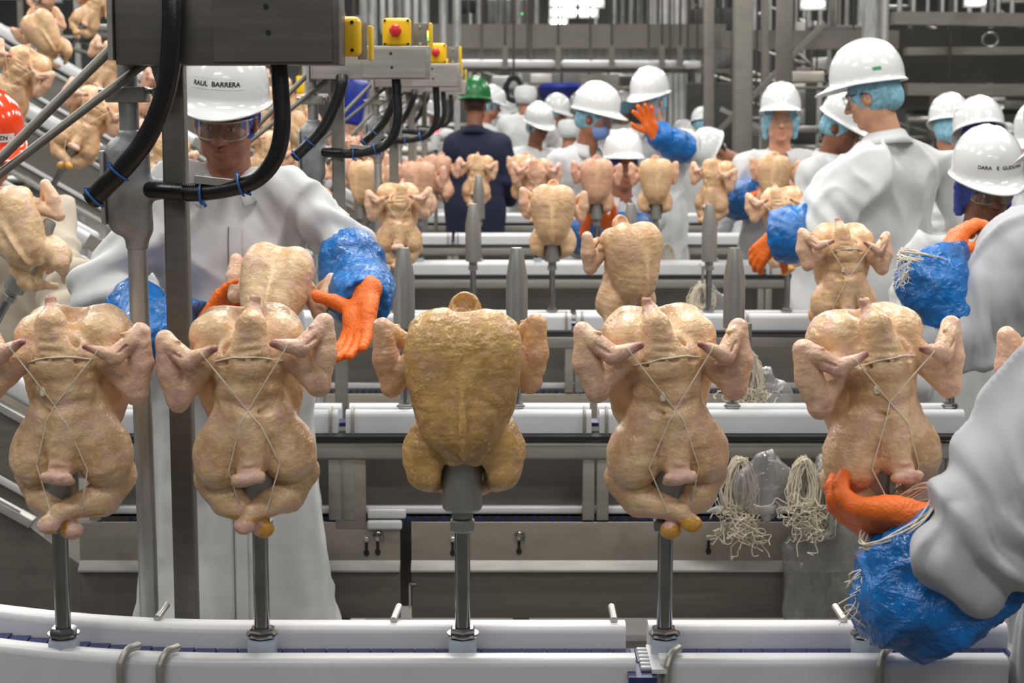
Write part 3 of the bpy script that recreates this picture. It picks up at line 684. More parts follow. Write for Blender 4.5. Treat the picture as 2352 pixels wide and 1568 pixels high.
conveyor(4, -1.16, 2.2, [-0.6, 0.02, 0.72, 1.4], 'fourth conveyor, in front of the three workers facing left and right', detail=1)
conveyor(5, -1.0, 2.6, [-0.4, 0.3, 1.0, 1.7], 'fifth conveyor, thin white rails behind the fourth', detail=0)
conveyor(6, -1.0, 2.8, [-0.4, 0.3, 1.0, 1.7], 'sixth conveyor, last white rails before the far workers', detail=0)
# spike stands
def stands(n, pxs, py, lab, rod, grp='bare and loaded spike stands'):
    for px, l in pxs: spike_stand(l, at(px, py, YR[n]), rod)
stands(1, [(146, 'spike stand under the leftmost large tied chicken'), (602, 'spike stand under the large tied chicken beside the square post'), (1063, 'spike stand with its wide grey sleeve showing under the breast-forward chicken'),
           (1526, 'spike stand under the tied chicken right of the breast-forward one'), (1990, 'spike stand behind the orange glove and blue sleeve at lower right')], 1450, '', 0.205)
stands(2, [(930, 'bare pointed spike stand right of the open orange hand'), (1187, 'bare pointed spike stand behind the breast-forward chicken'), (1433, 'spike stand under the side-on chicken in the second row'),
           (1682, 'bare pointed spike stand right of the third tied chicken'), (1938, 'spike stand under the small tied chicken before the tall worker'), (2182, 'spike stand with bare rod beside the right-hand workers')], 930, '', 0.236)
stands(3, [(911, 'spike stand under the small tied chicken over the left rails'), (1087, 'bare spike stand in the third row left of the plain chicken'), (1268, 'spike stand with sleeve showing under the plain third-row chicken'),
           (1447, 'bare spike stand whose tip shows behind the side-on chicken'), (1627, 'bare spike stand in the third row in front of the smiling worker'), (1807, 'spike stand whose rod shows below the tall worker\'s orange glove')], 712, '', 0.206)
stands(4, [(828, 'far spike stand under the chicken behind the second steel post'), (964, 'far spike stand under the pink chicken on the left'), (1100, 'bare far spike stand in front of the navy-clad worker'), (1235, 'far spike stand under the wing-spread chicken'),
           (1370, 'far spike stand under the pinkish plain chicken'), (1505, 'far spike stand under the pale plain chicken'), (1640, 'far spike stand under the sideways chicken'), (1777, 'far spike stand under the chicken at the smiling worker\'s chest')], 588, '', 0.206)
# ------------------------------------------------------------------ push-button stations
def station(Y, X, label, first=False):
    """built at the first row's measurements in metres; X is the centre of the square post"""
    s = 1 / 1370.0
    t = thing('control_station', label, 'control station', (X, Y, 0), 'push-button stations along the lines')
    def P(px, py, dy=0.0): return np.array([X + (px - 412) * s, Y + dy, 1.735 + (128 - py) * s])
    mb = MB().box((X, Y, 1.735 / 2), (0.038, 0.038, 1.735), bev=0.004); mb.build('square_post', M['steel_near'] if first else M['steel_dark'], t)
    MB().box((X, Y, 0.006), (0.12, 0.12, 0.012)).build('foot_plate', M['steel'], t)
    # control channel: long folded box
    c0, c1 = P(313, 5), P(806, 128)
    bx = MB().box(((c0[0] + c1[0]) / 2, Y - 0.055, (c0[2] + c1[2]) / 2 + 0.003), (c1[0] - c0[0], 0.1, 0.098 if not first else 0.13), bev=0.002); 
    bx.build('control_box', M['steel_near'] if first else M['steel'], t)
    e = MB().box((c0[0] - 0.006, Y - 0.05, (c0[2] + c1[2]) / 2), (0.008, 0.13, 0.11)).build('end_plate', M['steel'], t)
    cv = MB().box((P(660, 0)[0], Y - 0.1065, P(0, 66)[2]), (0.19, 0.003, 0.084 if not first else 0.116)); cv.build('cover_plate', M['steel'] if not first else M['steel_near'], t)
    for px, py in ((647, 26), (651, 82)):
        q = P(px, py, -0.109); MB().lathe([(0.0042, -0.001), (0.0042, 0.001)], q, 12, rotm(90, 0, 0)).build('screw_hole', M['mark'], t)
    # yellow stop boxes on top of the channel
    for (qx, qz, dyy, face) in ((P(668, 0)[0], P(0, 0)[2] + 0.045, -0.05, True),):
        if first: continue
        b = MB().box((qx, Y + dyy, qz), (0.086, 0.05, 0.086), bev=0.012).build('button_box', M['yellow'], t)
        MB().lathe([(0.012, 0), (0.012, 0.012), (0.0185, 0.014), (0.0185, 0.022), (0.014, 0.03), (0.004, 0.033)], (qx - 0.002, Y + dyy - 0.026, qz + 0.004), 24, rotm(90, 0, 0)).build('stop_button', M['red'], b)
        for a in (-1, 1):
            for c in (-1, 1): MB().lathe([(0.004, 0), (0.004, 0.002)], (qx + a * 0.035, Y + dyy - 0.0255, qz + c * 0.035), 8, rotm(90, 0, 0)).build('corner_screw', M['dark'], b)
        MB().box((qx + 0.068, Y + 0.0, qz - 0.005), (0.042, 0.004, 0.07), bev=0.001).build('bracket_plate', M['steel_dark'], t)
        for c in (-0.026, 0.026): MB().lathe([(0.005, 0), (0.005, 0.003)], (qx + 0.068, Y - 0.003, qz - 0.005 + c), 10, rotm(90, 0, 0)).build('bolt', M['steel_bright'], t)
        MB().box((qx + 0.098, Y + 0.05, qz - 0.01), (0.01, 0.07, 0.086), bev=0.004).build('button_box', M['yellow'], t)
    if first:
        b = MB().box((P(786, 0)[0], Y + 0.03, P(0, 84)[2]), (0.076, 0.05, 0.066), bev=0.010).build('button_box', M['yellow'], t)
        for c in (-0.023, 0.023): MB().lathe([(0.003, 0), (0.003, 0.002)], (P(821, 0)[0], Y + 0.003, P(0, 84)[2] + c), 8, rotm(90, 0, 0)).build('corner_screw', M['dark'], b)
        MB().box((P(838, 0)[0], Y + 0.06, P(0, 92)[2]), (0.016, 0.004, 0.062)).build('bracket_plate', M['steel'], t)
        MB().box((P(855, 0)[0], Y + 0.09, P(0, 96)[2]), (0.006, 0.05, 0.058), bev=0.002).build('button_box', M['yellow'], t)
    # hoses
    ha = [P(446, 120 if not first else -10, -0.115), P(447, 60 if first else 150, -0.125), P(437, 160 if first else 190, -0.125), P(415, 240, -0.12), P(374, 318, -0.11), P(320, 380, -0.10), P(272, 424, -0.09), P(243, 452, -0.08)]
    MB().tube(ha, [0.0185, 0.0175, 0.0165, 0.0165, 0.0165, 0.0165, 0.016], 16, sub=6).build('hose', M['black'], t)
    hb = [P(662, 118, -0.055), P(667, 200, -0.06), P(670, 290, -0.065), P(652, 360, -0.065), P(608, 407, -0.06), P(545, 427, -0.055), P(470, 437, -0.05), P(432, 435, -0.04), P(350, 432, -0.01)]
    MB().tube(hb, 0.0142, 16, sub=6).build('hose', M['black'], t)
    mb = MB()
    for q in np.linspace(0, 1, 9): mb.tube([P(440 + q * 40, 436, -0.045 - q * 0.004) + (-0.0008, 0, 0), P(440 + q * 40, 436, -0.045 - q * 0.004) + (0.0008, 0, 0)], 0.0158, 14)
    mb.build('hose_fitting', M['black'], t)
    MB().box(P(527, 412, -0.055), (0.085, 0.02, 0.012), rotm(0, 6, 0)).build('cable_bridge', M['steel'], t)
    MB().box(P(268, 415, -0.075), (0.075, 0.02, 0.02), rotm(0, -42, 0), bev=0.004).build('cable_saddle', M['black'], t)
    def tie(c, d, r):
        d = np.array(d, float); d /= np.linalg.norm(d); u = np.cross(d, (0, 1.0, 0)); u /= np.linalg.norm(u); w = np.cross(d, u)
        MB().tube([c + r * (math.cos(a) * u + math.sin(a) * w) for a in np.linspace(0, 6.283, 25)[:-1]], 0.0022, 6, closed=True).box(c + u * r, (0.006, 0.006, 0.008)).build('cable_tie', M['blue_tie'], t)
    tie(P(310, 388, -0.098), (52, 0, 62), 0.0195); tie(P(250, 446, -0.082), (52, 0, 50), 0.0195); tie(P(482, 436, -0.051), (1, 0, 0), 0.019); tie(P(572, 418, -0.058), (60, 0, 18), 0.019)
    MB().tube([P(484, 452, -0.06), P(494, 468, -0.06)], 0.003, 6).build('tie_tail', M['blue_tie'], t); MB().tube([P(585, 436, -0.06), P(597, 440, -0.06)], 0.003, 6).build('tie_tail', M['blue_tie'], t)
    # conduit with pulling elbow
    MB().tube([P(305, 118, 0.0), P(308, 305, 0.0)], 0.0165, 18).build('conduit_pipe', M['galv'], t)
    MB().tube([P(318, 560, 0.0), np.array([P(326, 0)[0], Y, 0.0])], 0.0165, 18).build('conduit_pipe', M['galv'], t)
    cx = P(300, 0)[0]
    v, q = Field(P(230, 580) - (0.02, 0.06, 0.02), P(370, 280) + (0.02, 0.06, 0.02), 0.0035).chain([P(310, 302), P(308, 330)], [0.021, 0.021], 0.006).chain([P(290, 352), P(292, 500)], [0.030, 0.030], 0.008).chain([P(322, 352), P(326, 520)], [0.022, 0.022], 0.008).cap(P(318, 515), P(318, 562), 0.021, 0.019, 0.01).cap(P(330, 432), P(372, 432), 0.021, 0.018, 0.01).half(P(0, 572), (0, 0, -1)).half(P(0, 296), (0, 0, 1)).mesh()
    me = make_mesh('junction_body', v - np.array([X, Y, 0]), q, 1); j = obj('junction_body', me, M['castgrey'], t)
    MB().box(P(249, 428), (0.007, 0.052, 0.125), bev=0.003).build('cover_gasket', M['steel_bright'], t)
    MB().box((P(306, 0)[0], Y, P(0, 216)[2]), (0.068, 0.045, 0.026), bev=0.003).build('pipe_clamp', M['steel'], t)
    MB().tube([P(240, 208), P(375, 208)], 0.0045, 8).tube([P(362, 210), P(372, 210)], 0.0085, 6).build('clamp_bolt', M['steel_bright'], t)
    MB().prism([(P(345, 0)[0], P(0, 118)[2]), (P(385, 0)[0], P(0, 118)[2]), (P(385, 0)[0], P(0, 262)[2]), (P(374, 0)[0], P(0, 200)[2]), (P(362, 0)[0], P(0, 150)[2])], 1, Y - 0.004, Y + 0.004).build('gusset', M['steel'], t)
    # diagonal stay rods
    MB().tube([P(308, 98, -0.06), P(-30, 452, -0.16)], 0.0082, 12).build('stay_rod', M['steel_dark'], t)
    MB().tube([P(364, 138, -0.02), P(-30, 462, -0.16)], 0.0072, 12).build('stay_rod', M['steel_dark'], t)
    return t
st1 = station(2.94, X_at(412, 700, 2.94), 'near push-button station, large dark control box over the square post at left', True)
station(5.40, X_at(778, 400, 5.40), 'second push-button station, with a big yellow stop box on top')
station(7.49, X_at(905, 400, 7.49), 'third push-button station, behind the larger yellow stop box')
station(9.89, X_at(945, 350, 9.89), 'fourth push-button station, pale control box with no post in front of it')
station(12.04, X_at(975, 320, 12.04), 'farthest push-button station, partly hidden behind the others')
# ------------------------------------------------------------------ overhead steelwork, pipes and machines far back
def PB(px, py, Y): return at(px, py, Y)
def bar(name, label, cat, p0, p1, w, d, Y, mt, group=None, bev=0.0):
    """horizontal or vertical rectangular member between two sightlines at depth Y"""
    a, b = PB(*p0, Y), PB(*p1, Y); c = (a + b) / 2; L = np.linalg.norm(b - a); th = math.degrees(math.atan2(b[2] - a[2], b[0] - a[0]))
    o = MB().box(c, (L, d, w), rotm(0, -th, 0), bev).build(name, mt)
    if name in ('girder', 'beam', 'guide_rail', 'cable_tray', 'machine_housing', 'brace', 'hanger'): hang(o, n=1 if name == 'hanger' else 2)
    return setp(o, label, cat, group)
def pipe(label, p0, p1, r, Y, mt, group=None, Y2=None):
    a = PB(*p0, Y); a[2] = 6.97; o = MB().tube([a, PB(*p1, Y2 or Y)], r, 14).build('pipe', mt); return setp(o, label, 'pipe', group)
S, SD, SBt = M['steel'], M['steel_dark'], M['steel_bright']
def hang(o, top=6.97, n=2, r=0.012):
    me = o.data; xs_ = [v.co.x for v in me.vertices]; zs_ = [v.co.z for v in me.vertices]; ys_ = [v.co.y for v in me.vertices]; z = max(zs_) - 0.01; y = (min(ys_) + max(ys_)) / 2
    for k in range(n):
        x = min(xs_) + (max(xs_) - min(xs_)) * (k + 0.5) / n; MB().tube([(x, y, z), (x, y, top)], r, 6).build('drop_rod', M['steel_dark'], o)
    return o
# upper gantry: deep grey girder with a white round rail under it
bar('girder', 'long grey girder across the hall above the far workers', 'girder', (880, 84), (1665, 84), 0.27, 0.2, 20.0, SD)
bar('girder', 'dark girder continuing right behind the tall column', 'girder', (1660, 92), (2060, 92), 0.2, 0.2, 19.5, SD)
bar('guide_rail', 'bright white round rail hung below the grey girder, left length', 'rail', (1050, 146), (1276, 147), 0.09, 0.09, 19.5, M['white_rail'], bev=0.04)
bar('guide_rail', 'bright white round rail hung below the grey girder, long length', 'rail', (1288, 147), (1556, 148), 0.09, 0.09, 19.5, M['white_rail'], bev=0.04)
bar('guide_rail', 'bright white round rail hung below the grey girder, short right length', 'rail', (1568, 149), (1612, 149), 0.09, 0.09, 19.5, M['white_rail'], bev=0.04)
bar('cable_tray', 'ribbed grey cable tray between the girder and the white rail', 'cable tray', (1050, 122), (1665, 126), 0.12, 0.2, 20.4, M['galv'])
bar('beam', 'thin dark beam just under the white rail', 'beam', (1050, 160), (1700, 163), 0.05, 0.15, 19.7, SD)
for i, px in enumerate((1160, 1282, 1405, 1520, 1562)): bar('hanger', 'short dark hanger between the girder and the white rail, ' + ('leftmost', 'second from left', 'middle one', 'fourth from left', 'rightmost')[i], 'hanger', (px, 104), (px, 158), 0.06, 0.06, 19.4, SD, 'hangers under the girder')
# steel columns on the right
for px0, px1, y0, y1, w, Y, l in ((1628, 1628, -40, 400, 0.10, 17.5, 'slim grey column left of the smiling worker'), (1707, 1703, -40, 380, 0.17, 16.5, 'dark heavy column behind the smiling worker'), (1757, 1757, -40, 330, 0.08, 19.0, 'thin dark column above the smiling worker'), (1803, 1800, -40, 190, 0.12, 14.0, 'round grey column ending behind the smiling worker\'s helmet'),
                                   (1912, 1912, -40, 60, 0.06, 19.0, 'short thin upright left of the pale column')):
    bar('column', l, 'column', (px0, y0), (px1, 246 + 1.62 * 4000 / Y if y1 > 300 else y1), w, w, Y, SD, bev=0.01)
pipe('pale wide round column above the tall worker\'s helmet', (2005, -60), (2005, 120), 0.10, 15.0, M['galv'])
pipe('narrow bright pipe beside the pale round column', (2032, -60), (2032, 100), 0.03, 14.8, SBt)
bar('brace', 'long diagonal brace crossing behind the smiling worker', 'brace', (1640, 312), (1895, 52), 0.05, 0.05, 18.0, SD)
bar('brace', 'diagonal brace low between the slim and the heavy column', 'brace', (1655, 250), (1760, 300), 0.05, 0.05, 18.5, S)
# dark machine hall wall at upper right
bar('machine_housing', 'big dark steel housing filling the upper right behind the workers', 'machine', (2040, 160), (2480, 160), 0.92, 0.5, 20.5, mat('dark_housing', srgb(72, 70, 66), 0.5, 0.5, 0.1, 3))
bar('beam', 'dark horizontal beam along the foot of the big dark housing', 'beam', (2080, 205), (2480, 207), 0.12, 0.2, 18.0, SD)
bar('beam', 'dark horizontal beam along the top of the big dark housing', 'beam', (2050, 42), (2480, 48), 0.13, 0.2, 18.0, SD)
bar('beam', 'middle dark beam across the big dark housing', 'beam', (2080, 118), (2480, 116), 0.08, 0.2, 18.2, SD)
o = MB().tube([PB(2275 + 18 * math.cos(a), 92 + 16 * math.sin(a), 18.3) for a in np.linspace(0, 6.2, 20)], 0.012, 8).build('cable_loop', M['galv']); setp(o, 'pale loop of cable hanging on the dark housing', 'cable')
# upright tubes / curtains of pipe behind the gantry
rng = random.Random(4)
def bundle(x0, x1, y0, y1, Y, n, mt, w=0.06, lab=''):
    for i in range(n):
        px = x0 + (x1 - x0) * (i + 0.5) / n
        pipe('upright pipe in ' + lab, (px, y0), (px + rng.uniform(-1, 1), y1), w * rng.uniform(0.7, 1.2), Y + rng.uniform(-.3, .3), mt, 'pipes in ' + lab)
bundle(870, 985, -60, 78, 24, 6, mat('pale_pipe', srgb(190, 190, 188), 0.4, 0.5), 0.055, lab='the pale bundle above the yellow stop boxes')
bundle(1485, 1565, -60, 66, 24, 6, M['pale'] if 'pale' in M else bpy.data.materials['pale_pipe'], 0.045, lab='the pale bundle above the slim far columns')
bundle(1520, 1575, 160, 330, 21, 4, bpy.data.materials['pale_pipe'], 0.035, lab='the pale bundle hanging right of the raised hand')
bundle(1080, 1300, -60, 70, 27, 5, M['galv'], 0.05, lab='the spaced row above the white rail, left')
bundle(1400, 1480, -60, 66, 26, 4, M['galv'], 0.04, lab='the spaced row right of the lit lamps')
bundle(1575, 1700, -60, 80, 25, 5, M['galv'], 0.035, lab='the thin row left of the slim grey column')
bundle(1720, 1990, -60, 70, 22, 9, M['galv'], 0.04, lab='the row above the smiling worker')
bundle(2050, 2340, -60, 36, 24, 9, bpy.data.materials['pale_pipe'], 0.03, lab='the pale row along the top right')
for px, l in ((838, 'tall upright pipe right of the near control box'), (857, 'tall upright pipe beside the far left bundle'), (1018, 'slim bright upright above the third stop box'), (1049, 'slim bright upright right of the third stop box')):
    pipe(l, (px, -60), (px + 1, 150 if px > 900 else 300), 0.035, 13.5, M['galv'])
# overhead frames and tanks
for x0, x1, y0, y1, Y, l, c in ((1120, 1210, 0, 62, 28, 'grey cabinet high up left of the lit lamps', srgb(136, 138, 138)), (1040, 1105, 0, 30, 28, 'dark opening frame high up beside the pale pipes', srgb(60, 60, 62)), (1590, 1690, 20, 70, 24, 'dark machine block behind the slim grey column', srgb(70, 70, 70)),
                               (1130, 1190, 175, 205, 22, 'pale box panel behind the far left workers', srgb(170, 172, 172)), (1330, 1420, 172, 225, 24.2, 'pale sloped hopper panel above the far workers', srgb(160, 158, 150)), (1800, 1885, 165, 190, 20, 'white sheet of paper-like panel right of the round column', srgb(205, 200, 188)),
                               (1860, 1990, 60, 110, 21, 'dull steel cabinet left of the pale column', srgb(100, 98, 94)), (1640, 1700, 105, 160, 21.2, 'steel box with a dark slot under the dark girder', srgb(120, 120, 120)), (1430, 1530, 175, 330, 25, 'dark machine body behind the worker with the raised hand', srgb(66, 64, 60)),
                               (2090, 2340, 215, 262, 22, 'low dark machinery row behind the right-hand helmets', srgb(56, 56, 56)), (1790, 1900, 200, 330, 22, 'dark machinery behind the smiling worker', srgb(70, 70, 68)), (1550, 1680, 190, 400, 22.0, 'dark machinery between the raised hand and the slim column', srgb(74, 74, 72)),
                               (720, 870, 60, 300, 24, 'dark machinery behind the second station', srgb(78, 78, 78)), (1180, 1420, 165, 215, 26, 'grey duct run above the far packing crowd', srgb(130, 132, 134))):
    a, b = PB(x0, y0, Y), PB(x1, y1, Y)
    o = MB().box((a + b) / 2, (b[0] - a[0], 0.5, a[2] - b[2]), bev=0.02).build('machine_cabinet', mat('cabinet_paint', c, 0.5, 0.4, 0.15, 4)); hang(o); setp(o, l, 'cabinet')
# racks of pipework standing far back
def rack(x0, x1, ytop, Y, nb, seed, lab):
    rg = random.Random(seed); xa, xb = PB(x0, 300, Y)[0], PB(x1, 300, Y)[0]; zt_ = PB(x0, ytop, Y)[2]; t = thing('pipe_rack', lab, 'rack', ((xa + xb) / 2, Y, 0), 'pipe racks far back')
    n = max(2, int((xb - xa) / 0.55)); xs_ = np.linspace(xa, xb, n + 1)
    for X in xs_: MB().box((X, Y, zt_ / 2), (0.05, 0.05, zt_)).build('upright', rg.choice([M['galv'], M['steel_dark']]), t)
    for k in range(nb):
        z = rg.uniform(0.5, zt_); i = rg.randrange(n); j = min(n, i + rg.randint(1, 3)); m_ = rg.choice([M['galv'], M['steel_dark'], M['steel_bright'], M['steel']]); yy = Y - rg.uniform(0.0, 0.05)
        if rg.random() < 0.25: MB().tube([(xs_[i], yy, z), (xs_[j], yy, max(0.4, z - 0.5))], 0.02, 8).build('brace', m_, t)
        elif rg.random() < 0.5: MB().tube([(xs_[i], yy, z), (xs_[j], yy, z)], rg.uniform(0.015, 0.045), 8).build('crossbar', m_, t)
        else: MB().box(((xs_[i] + xs_[min(n, i + 1)]) / 2, yy, z), (0.3, 0.05, rg.uniform(0.08, 0.25)), bev=0.01).build('panel', m_, t)
rack(1100, 1480, 168, 24.5, 26, 1, 'long rack of pipes and panels under the white rail, centre'); rack(1500, 1900, 70, 22.5, 30, 2, 'rack of dark pipes behind the steel columns'); rack(1750, 2400, 190, 19.0, 26, 3, 'rack of dark pipework behind the right-hand workers'); rack(600, 1080, 30, 25.0, 30, 4, 'rack of pipework behind the stop boxes'); rack(1050, 2000, -40, 30.0, 40, 5, 'tallest rack of pipework at the back of the hall')
rack(560, 1050, 215, 15.5, 16, 6, 'low rack behind the second station'); rack(-200, 700, -30, 17.5, 40, 7, 'rack behind the climbing belts at upper left'); rack(1900, 2450, -40, 26.0, 30, 8, 'tall rack at the right above the dark housing')
def lampbar(x0, x1, y, h, Y, l):
    a, b = PB(x0, y - h / 2, Y), PB(x1, y + h / 2, Y); c = (a + b) / 2
    t = thing('ceiling_lamp', l, 'lamp', c, 'lit lamps far back'); MB().box(c, (b[0] - a[0], 0.12, a[2] - b[2]), bev=0.05).build('lamp_tube', M['lamp'], t)
    MB().box(c + np.array([0, 0.08, 0]), (b[0] - a[0] + 0.06, 0.06, a[2] - b[2] + 0.05)).build('lamp_housing', SBt, t)
    MB().tube([c + np.array([0, 0.1, 0]), c * [1, 1, 0] + np.array([0, 0.1, 6.97])], 0.01, 6).build('drop_rod', SD, t)
for a in ((1267, 1325, 5, 17, 23.0, 'upper left bar of the cluster of lit lamps'), (1330, 1384, 5, 17, 23.0, 'upper right bar of the cluster of lit lamps'), (1267, 1325, 28, 17, 23.0, 'middle left bar of the cluster of lit lamps'), (1330, 1370, 28, 17, 23.0, 'middle right bar of the cluster of lit lamps'), (1266, 1300, 52, 17, 23.0, 'lowest lone bar of the cluster of lit lamps'),
          (1845, 1893, 9, 15, 18.5, 'single lit lamp above the smiling worker'), (2225, 2262, 4, 12, 17.5, 'small lit lamp at the top right')): lampbar(*a)
def beacon(px, py, Y, l, amber=True):
    c = PB(px, py, Y); t = thing('signal_beacon', l, 'signal light', c); k = 1.0 if amber else 0.8; z = 0.0
    MB().lathe([(0.018 * k, -0.1), (0.018 * k, -0.02)], c, 12).build('stem', SD, t)
    r = 0.026 * k
    MB().lathe([(r, -0.022), (r, 0.0)], c, 16).build('green_segment', M['lamp_green'], t)
    if amber: MB().lathe([(r, 0.001), (r * 1.02, 0.03)], c, 16).build('amber_segment', M['lamp_amber'], t)
    MB().lathe([(r * 0.9, 0.031), (r * 0.5, 0.05), (0.004, 0.056)], c, 16).build('red_segment', M['lamp_red'], t)
    MB().tube([c + np.array([0, 0, -0.1]), c + np.array([0, 0, -0.55])], 0.01, 8).build('mast', SD, t)
beacon(974, 84, 9.9, 'signal beacon glowing amber and green above the stop boxes'); beacon(1200, 30, 26, 'tiny green signal beacon high up before the grey cabinet', False)
c = PB(1000, 300, 13); t = thing('signal_beacon', 'small pink-red glowing lamp behind the steel posts', 'signal light', c); MB().lathe([(0.03, -0.02), (0.03, 0.02), (0.01, 0.03)], c, 12).build('lens', M['lamp_pink'], t); MB().lathe([(0.035, -0.14), (0.035, -0.022)], c, 12).build('body', M['strap'], t)
MB().tube([c + np.array([0, 0, -0.14]), c * [1, 1, 0]], 0.015, 8).build('mast', SD, t)
c = PB(815, 235, 12.5); o = MB().box(c, (0.16, 0.2, 0.32), rotm(0, 12, 0), bev=0.03).build('blue_bin', mat('blue_bin_plastic', srgb(22, 44, 140), 0.3)); hang(o, n=1); setp(o, 'deep blue bin hanging behind the second station\'s hose', 'bin')
c = PB(1290, 200, 22); o = MB().lathe([(0.04, -0.22), (0.26, -0.16), (0.3, 0.0), (0.24, 0.05)], c, 16).build('blue_tub', mat('blue_tub_plastic', srgb(34, 44, 120), 0.3)); hang(o, n=1); setp(o, 'dark blue tub tilted above the far workers', 'tub')
c = PB(690, 195, 11); o = MB().box(c, (0.05, 0.04, 0.11), bev=0.01).build('yellow_tag', M['yellow']); hang(o, n=1); setp(o, 'small yellow plate left of the second station', 'sign')
MB_ = MB().tube([PB(1180 + 18 * math.cos(a), 205 + 26 * math.sin(a), 18) for a in np.linspace(0, 6.28, 24)[:-1]], 0.03, 10, closed=True).build('black_ring', M['black']); hang(MB_, n=1); setp(MB_, 'black ring of hose beside the far hooded worker', 'hose')
# ------------------------------------------------------------------ people
def RZ(a): return np.array(Matrix.Rotation(R(a), 3, 'Z'))
def head_rot(yaw, pitch=0, roll=0):
    """yaw 0 looks at the camera, +90 looks to picture right; pitch>0 looks down; roll>0 tips to picture right"""
    return RZ(yaw) @ np.array(Matrix.Rotation(R(pitch), 3, 'X')) @ np.array(Matrix.Rotation(R(roll), 3, 'Y'))
def helmet_mesh(tilt=0):
    na, nt = 48, 16; A = np.linspace(0, 2 * np.pi, na, endpoint=False); rows = []
    for i in range(nt + 1):                       # dome
        t = i / nt * math.pi / 2; r = math.sin(t) ** 0.92; z = math.cos(t) ** 0.9 if t < math.pi / 2 - 1e-6 else 0
        rr = 1 + 0.0 * A; ridge = np.zeros(na)
        x = 0.114 * r * np.sin(A) * rr; y = -0.140 * r * np.cos(A) * rr; zz = np.full(na, 0.140 * z)
        for c, w in ((0, 0.016), (-0.04, 0.010), (0.04, 0.010)):
            ridge += np.exp(-((x - c) / w) ** 2) * 0.006 * np.clip(1 - r * 0.75, 0, 1) * (1 if c == 0 else 0.7)
        rows.append(np.stack([x, y, zz + ridge], 1))
    front = np.clip(np.cos(A), 0, 1) ** 1.3
    def flare(w, dz): return np.stack([(0.114 + w * 0.55) * np.sin(A), -(0.140 + w * 0.6 + 0.052 * front * (w / 0.016)) * np.cos(A), dz - 0.018 * front * (w / 0.016)], 1)
    rows += [flare(0.0005, np.full(na, -0.012)), flare(0.007, np.full(na, -0.019)), flare(0.013, np.full(na, -0.0215)), flare(0.016, np.full(na, -0.022)), flare(0.0168, np.full(na, -0.026)), flare(0.014, np.full(na, -0.0275)), flare(0.0, np.full(na, -0.024))]
    for i in range(6, -1, -1):
        t = (i + 1) / 7 * math.pi / 2; rows.append(np.stack([0.107 * math.sin(t) * np.sin(A), -0.132 * math.sin(t) * np.cos(A), np.full(na, 0.118 * math.cos(t) - 0.006)], 1))
    m = len(rows); v = np.concatenate(rows); f = [(i * na + j, i * na + (j + 1) % na, (i + 1) * na + (j + 1) % na, (i + 1) * na + j) for i in range(m - 1) for j in range(na)]
    return v, f
HV, HF = helmet_mesh()
def head_field(F, T, face=1.0, neck_to=None, mouth=0.0):
    """T maps head-frame points to the field's frame; also returns tint centres"""
    Rm, c0 = T; w = lambda p: Rm @ np.array(p, float) + c0
    e = lambda c, r, k=0.012, sub=False, rot=None: F.ell(w(c), r, k, Rm if rot is None else Rm @ rot, sub)
    cp = lambda a, b, ra, rb, k=0.01, sub=False: F.cap(w(a), w(b), ra, rb, k, None, sub)
    e((0, 0.015, 0.032), (0.076, 0.094, 0.092)); e((0, -0.018, -0.045), (0.061, 0.068, 0.072), 0.03); e((0, -0.058, -0.098), (0.027, 0.022, 0.019), 0.025)
    for s in (-1, 1):
        e((s * 0.040, -0.052, -0.024), (0.026, 0.024, 0.022), 0.02); e((s * 0.045, -0.02, -0.075), (0.018, 0.035, 0.022), 0.02)
        e((s * 0.078, 0.012, -0.006), (0.010, 0.020, 0.033), 0.005, False, rotm(0, 0, s * 20)); e((s * 0.085, 0.006, -0.004), (0.006, 0.010, 0.018), 0.004, True)
    cp((-0.042, -0.070, 0.026), (0.042, -0.070, 0.026), 0.013, 0.013, 0.012)
    for s in (-1, 1): e((s * 0.031, -0.092, 0.004), (0.019, 0.014, 0.013), 0.010, True); e((s * 0.031, -0.0715, 0.004), (0.0135, 0.0125, 0.0115), 0.003)
    cp((0, -0.080, 0.014), (0, -0.106, -0.026), 0.008, 0.0125, 0.010); e((-0.012, -0.093, -0.030), (0.009, 0.010, 0.008), 0.006); e((0.012, -0.093, -0.030), (0.009, 0.010, 0.008), 0.006)
    cp((-0.020, -0.078, -0.056 + mouth), (0, -0.086, -0.055), 0.006, 0.0075, 0.006); cp((0.020, -0.078, -0.056 + mouth), (0, -0.086, -0.055), 0.006, 0.0075, 0.006)
    cp((-0.018, -0.077, -0.067 + mouth), (0, -0.084, -0.070), 0.006, 0.0085, 0.006); cp((0.018, -0.077, -0.067 + mouth), (0, -0.084, -0.070), 0.006, 0.0085, 0.006)
    cp((-0.026, -0.082, -0.061 + mouth * 1.3), (0, -0.0945, -0.062), 0.002, 0.002, 0.004, True); cp((0.026, -0.082, -0.061 + mouth * 1.3), (0, -0.0945, -0.062), 0.002, 0.002, 0.004, True)
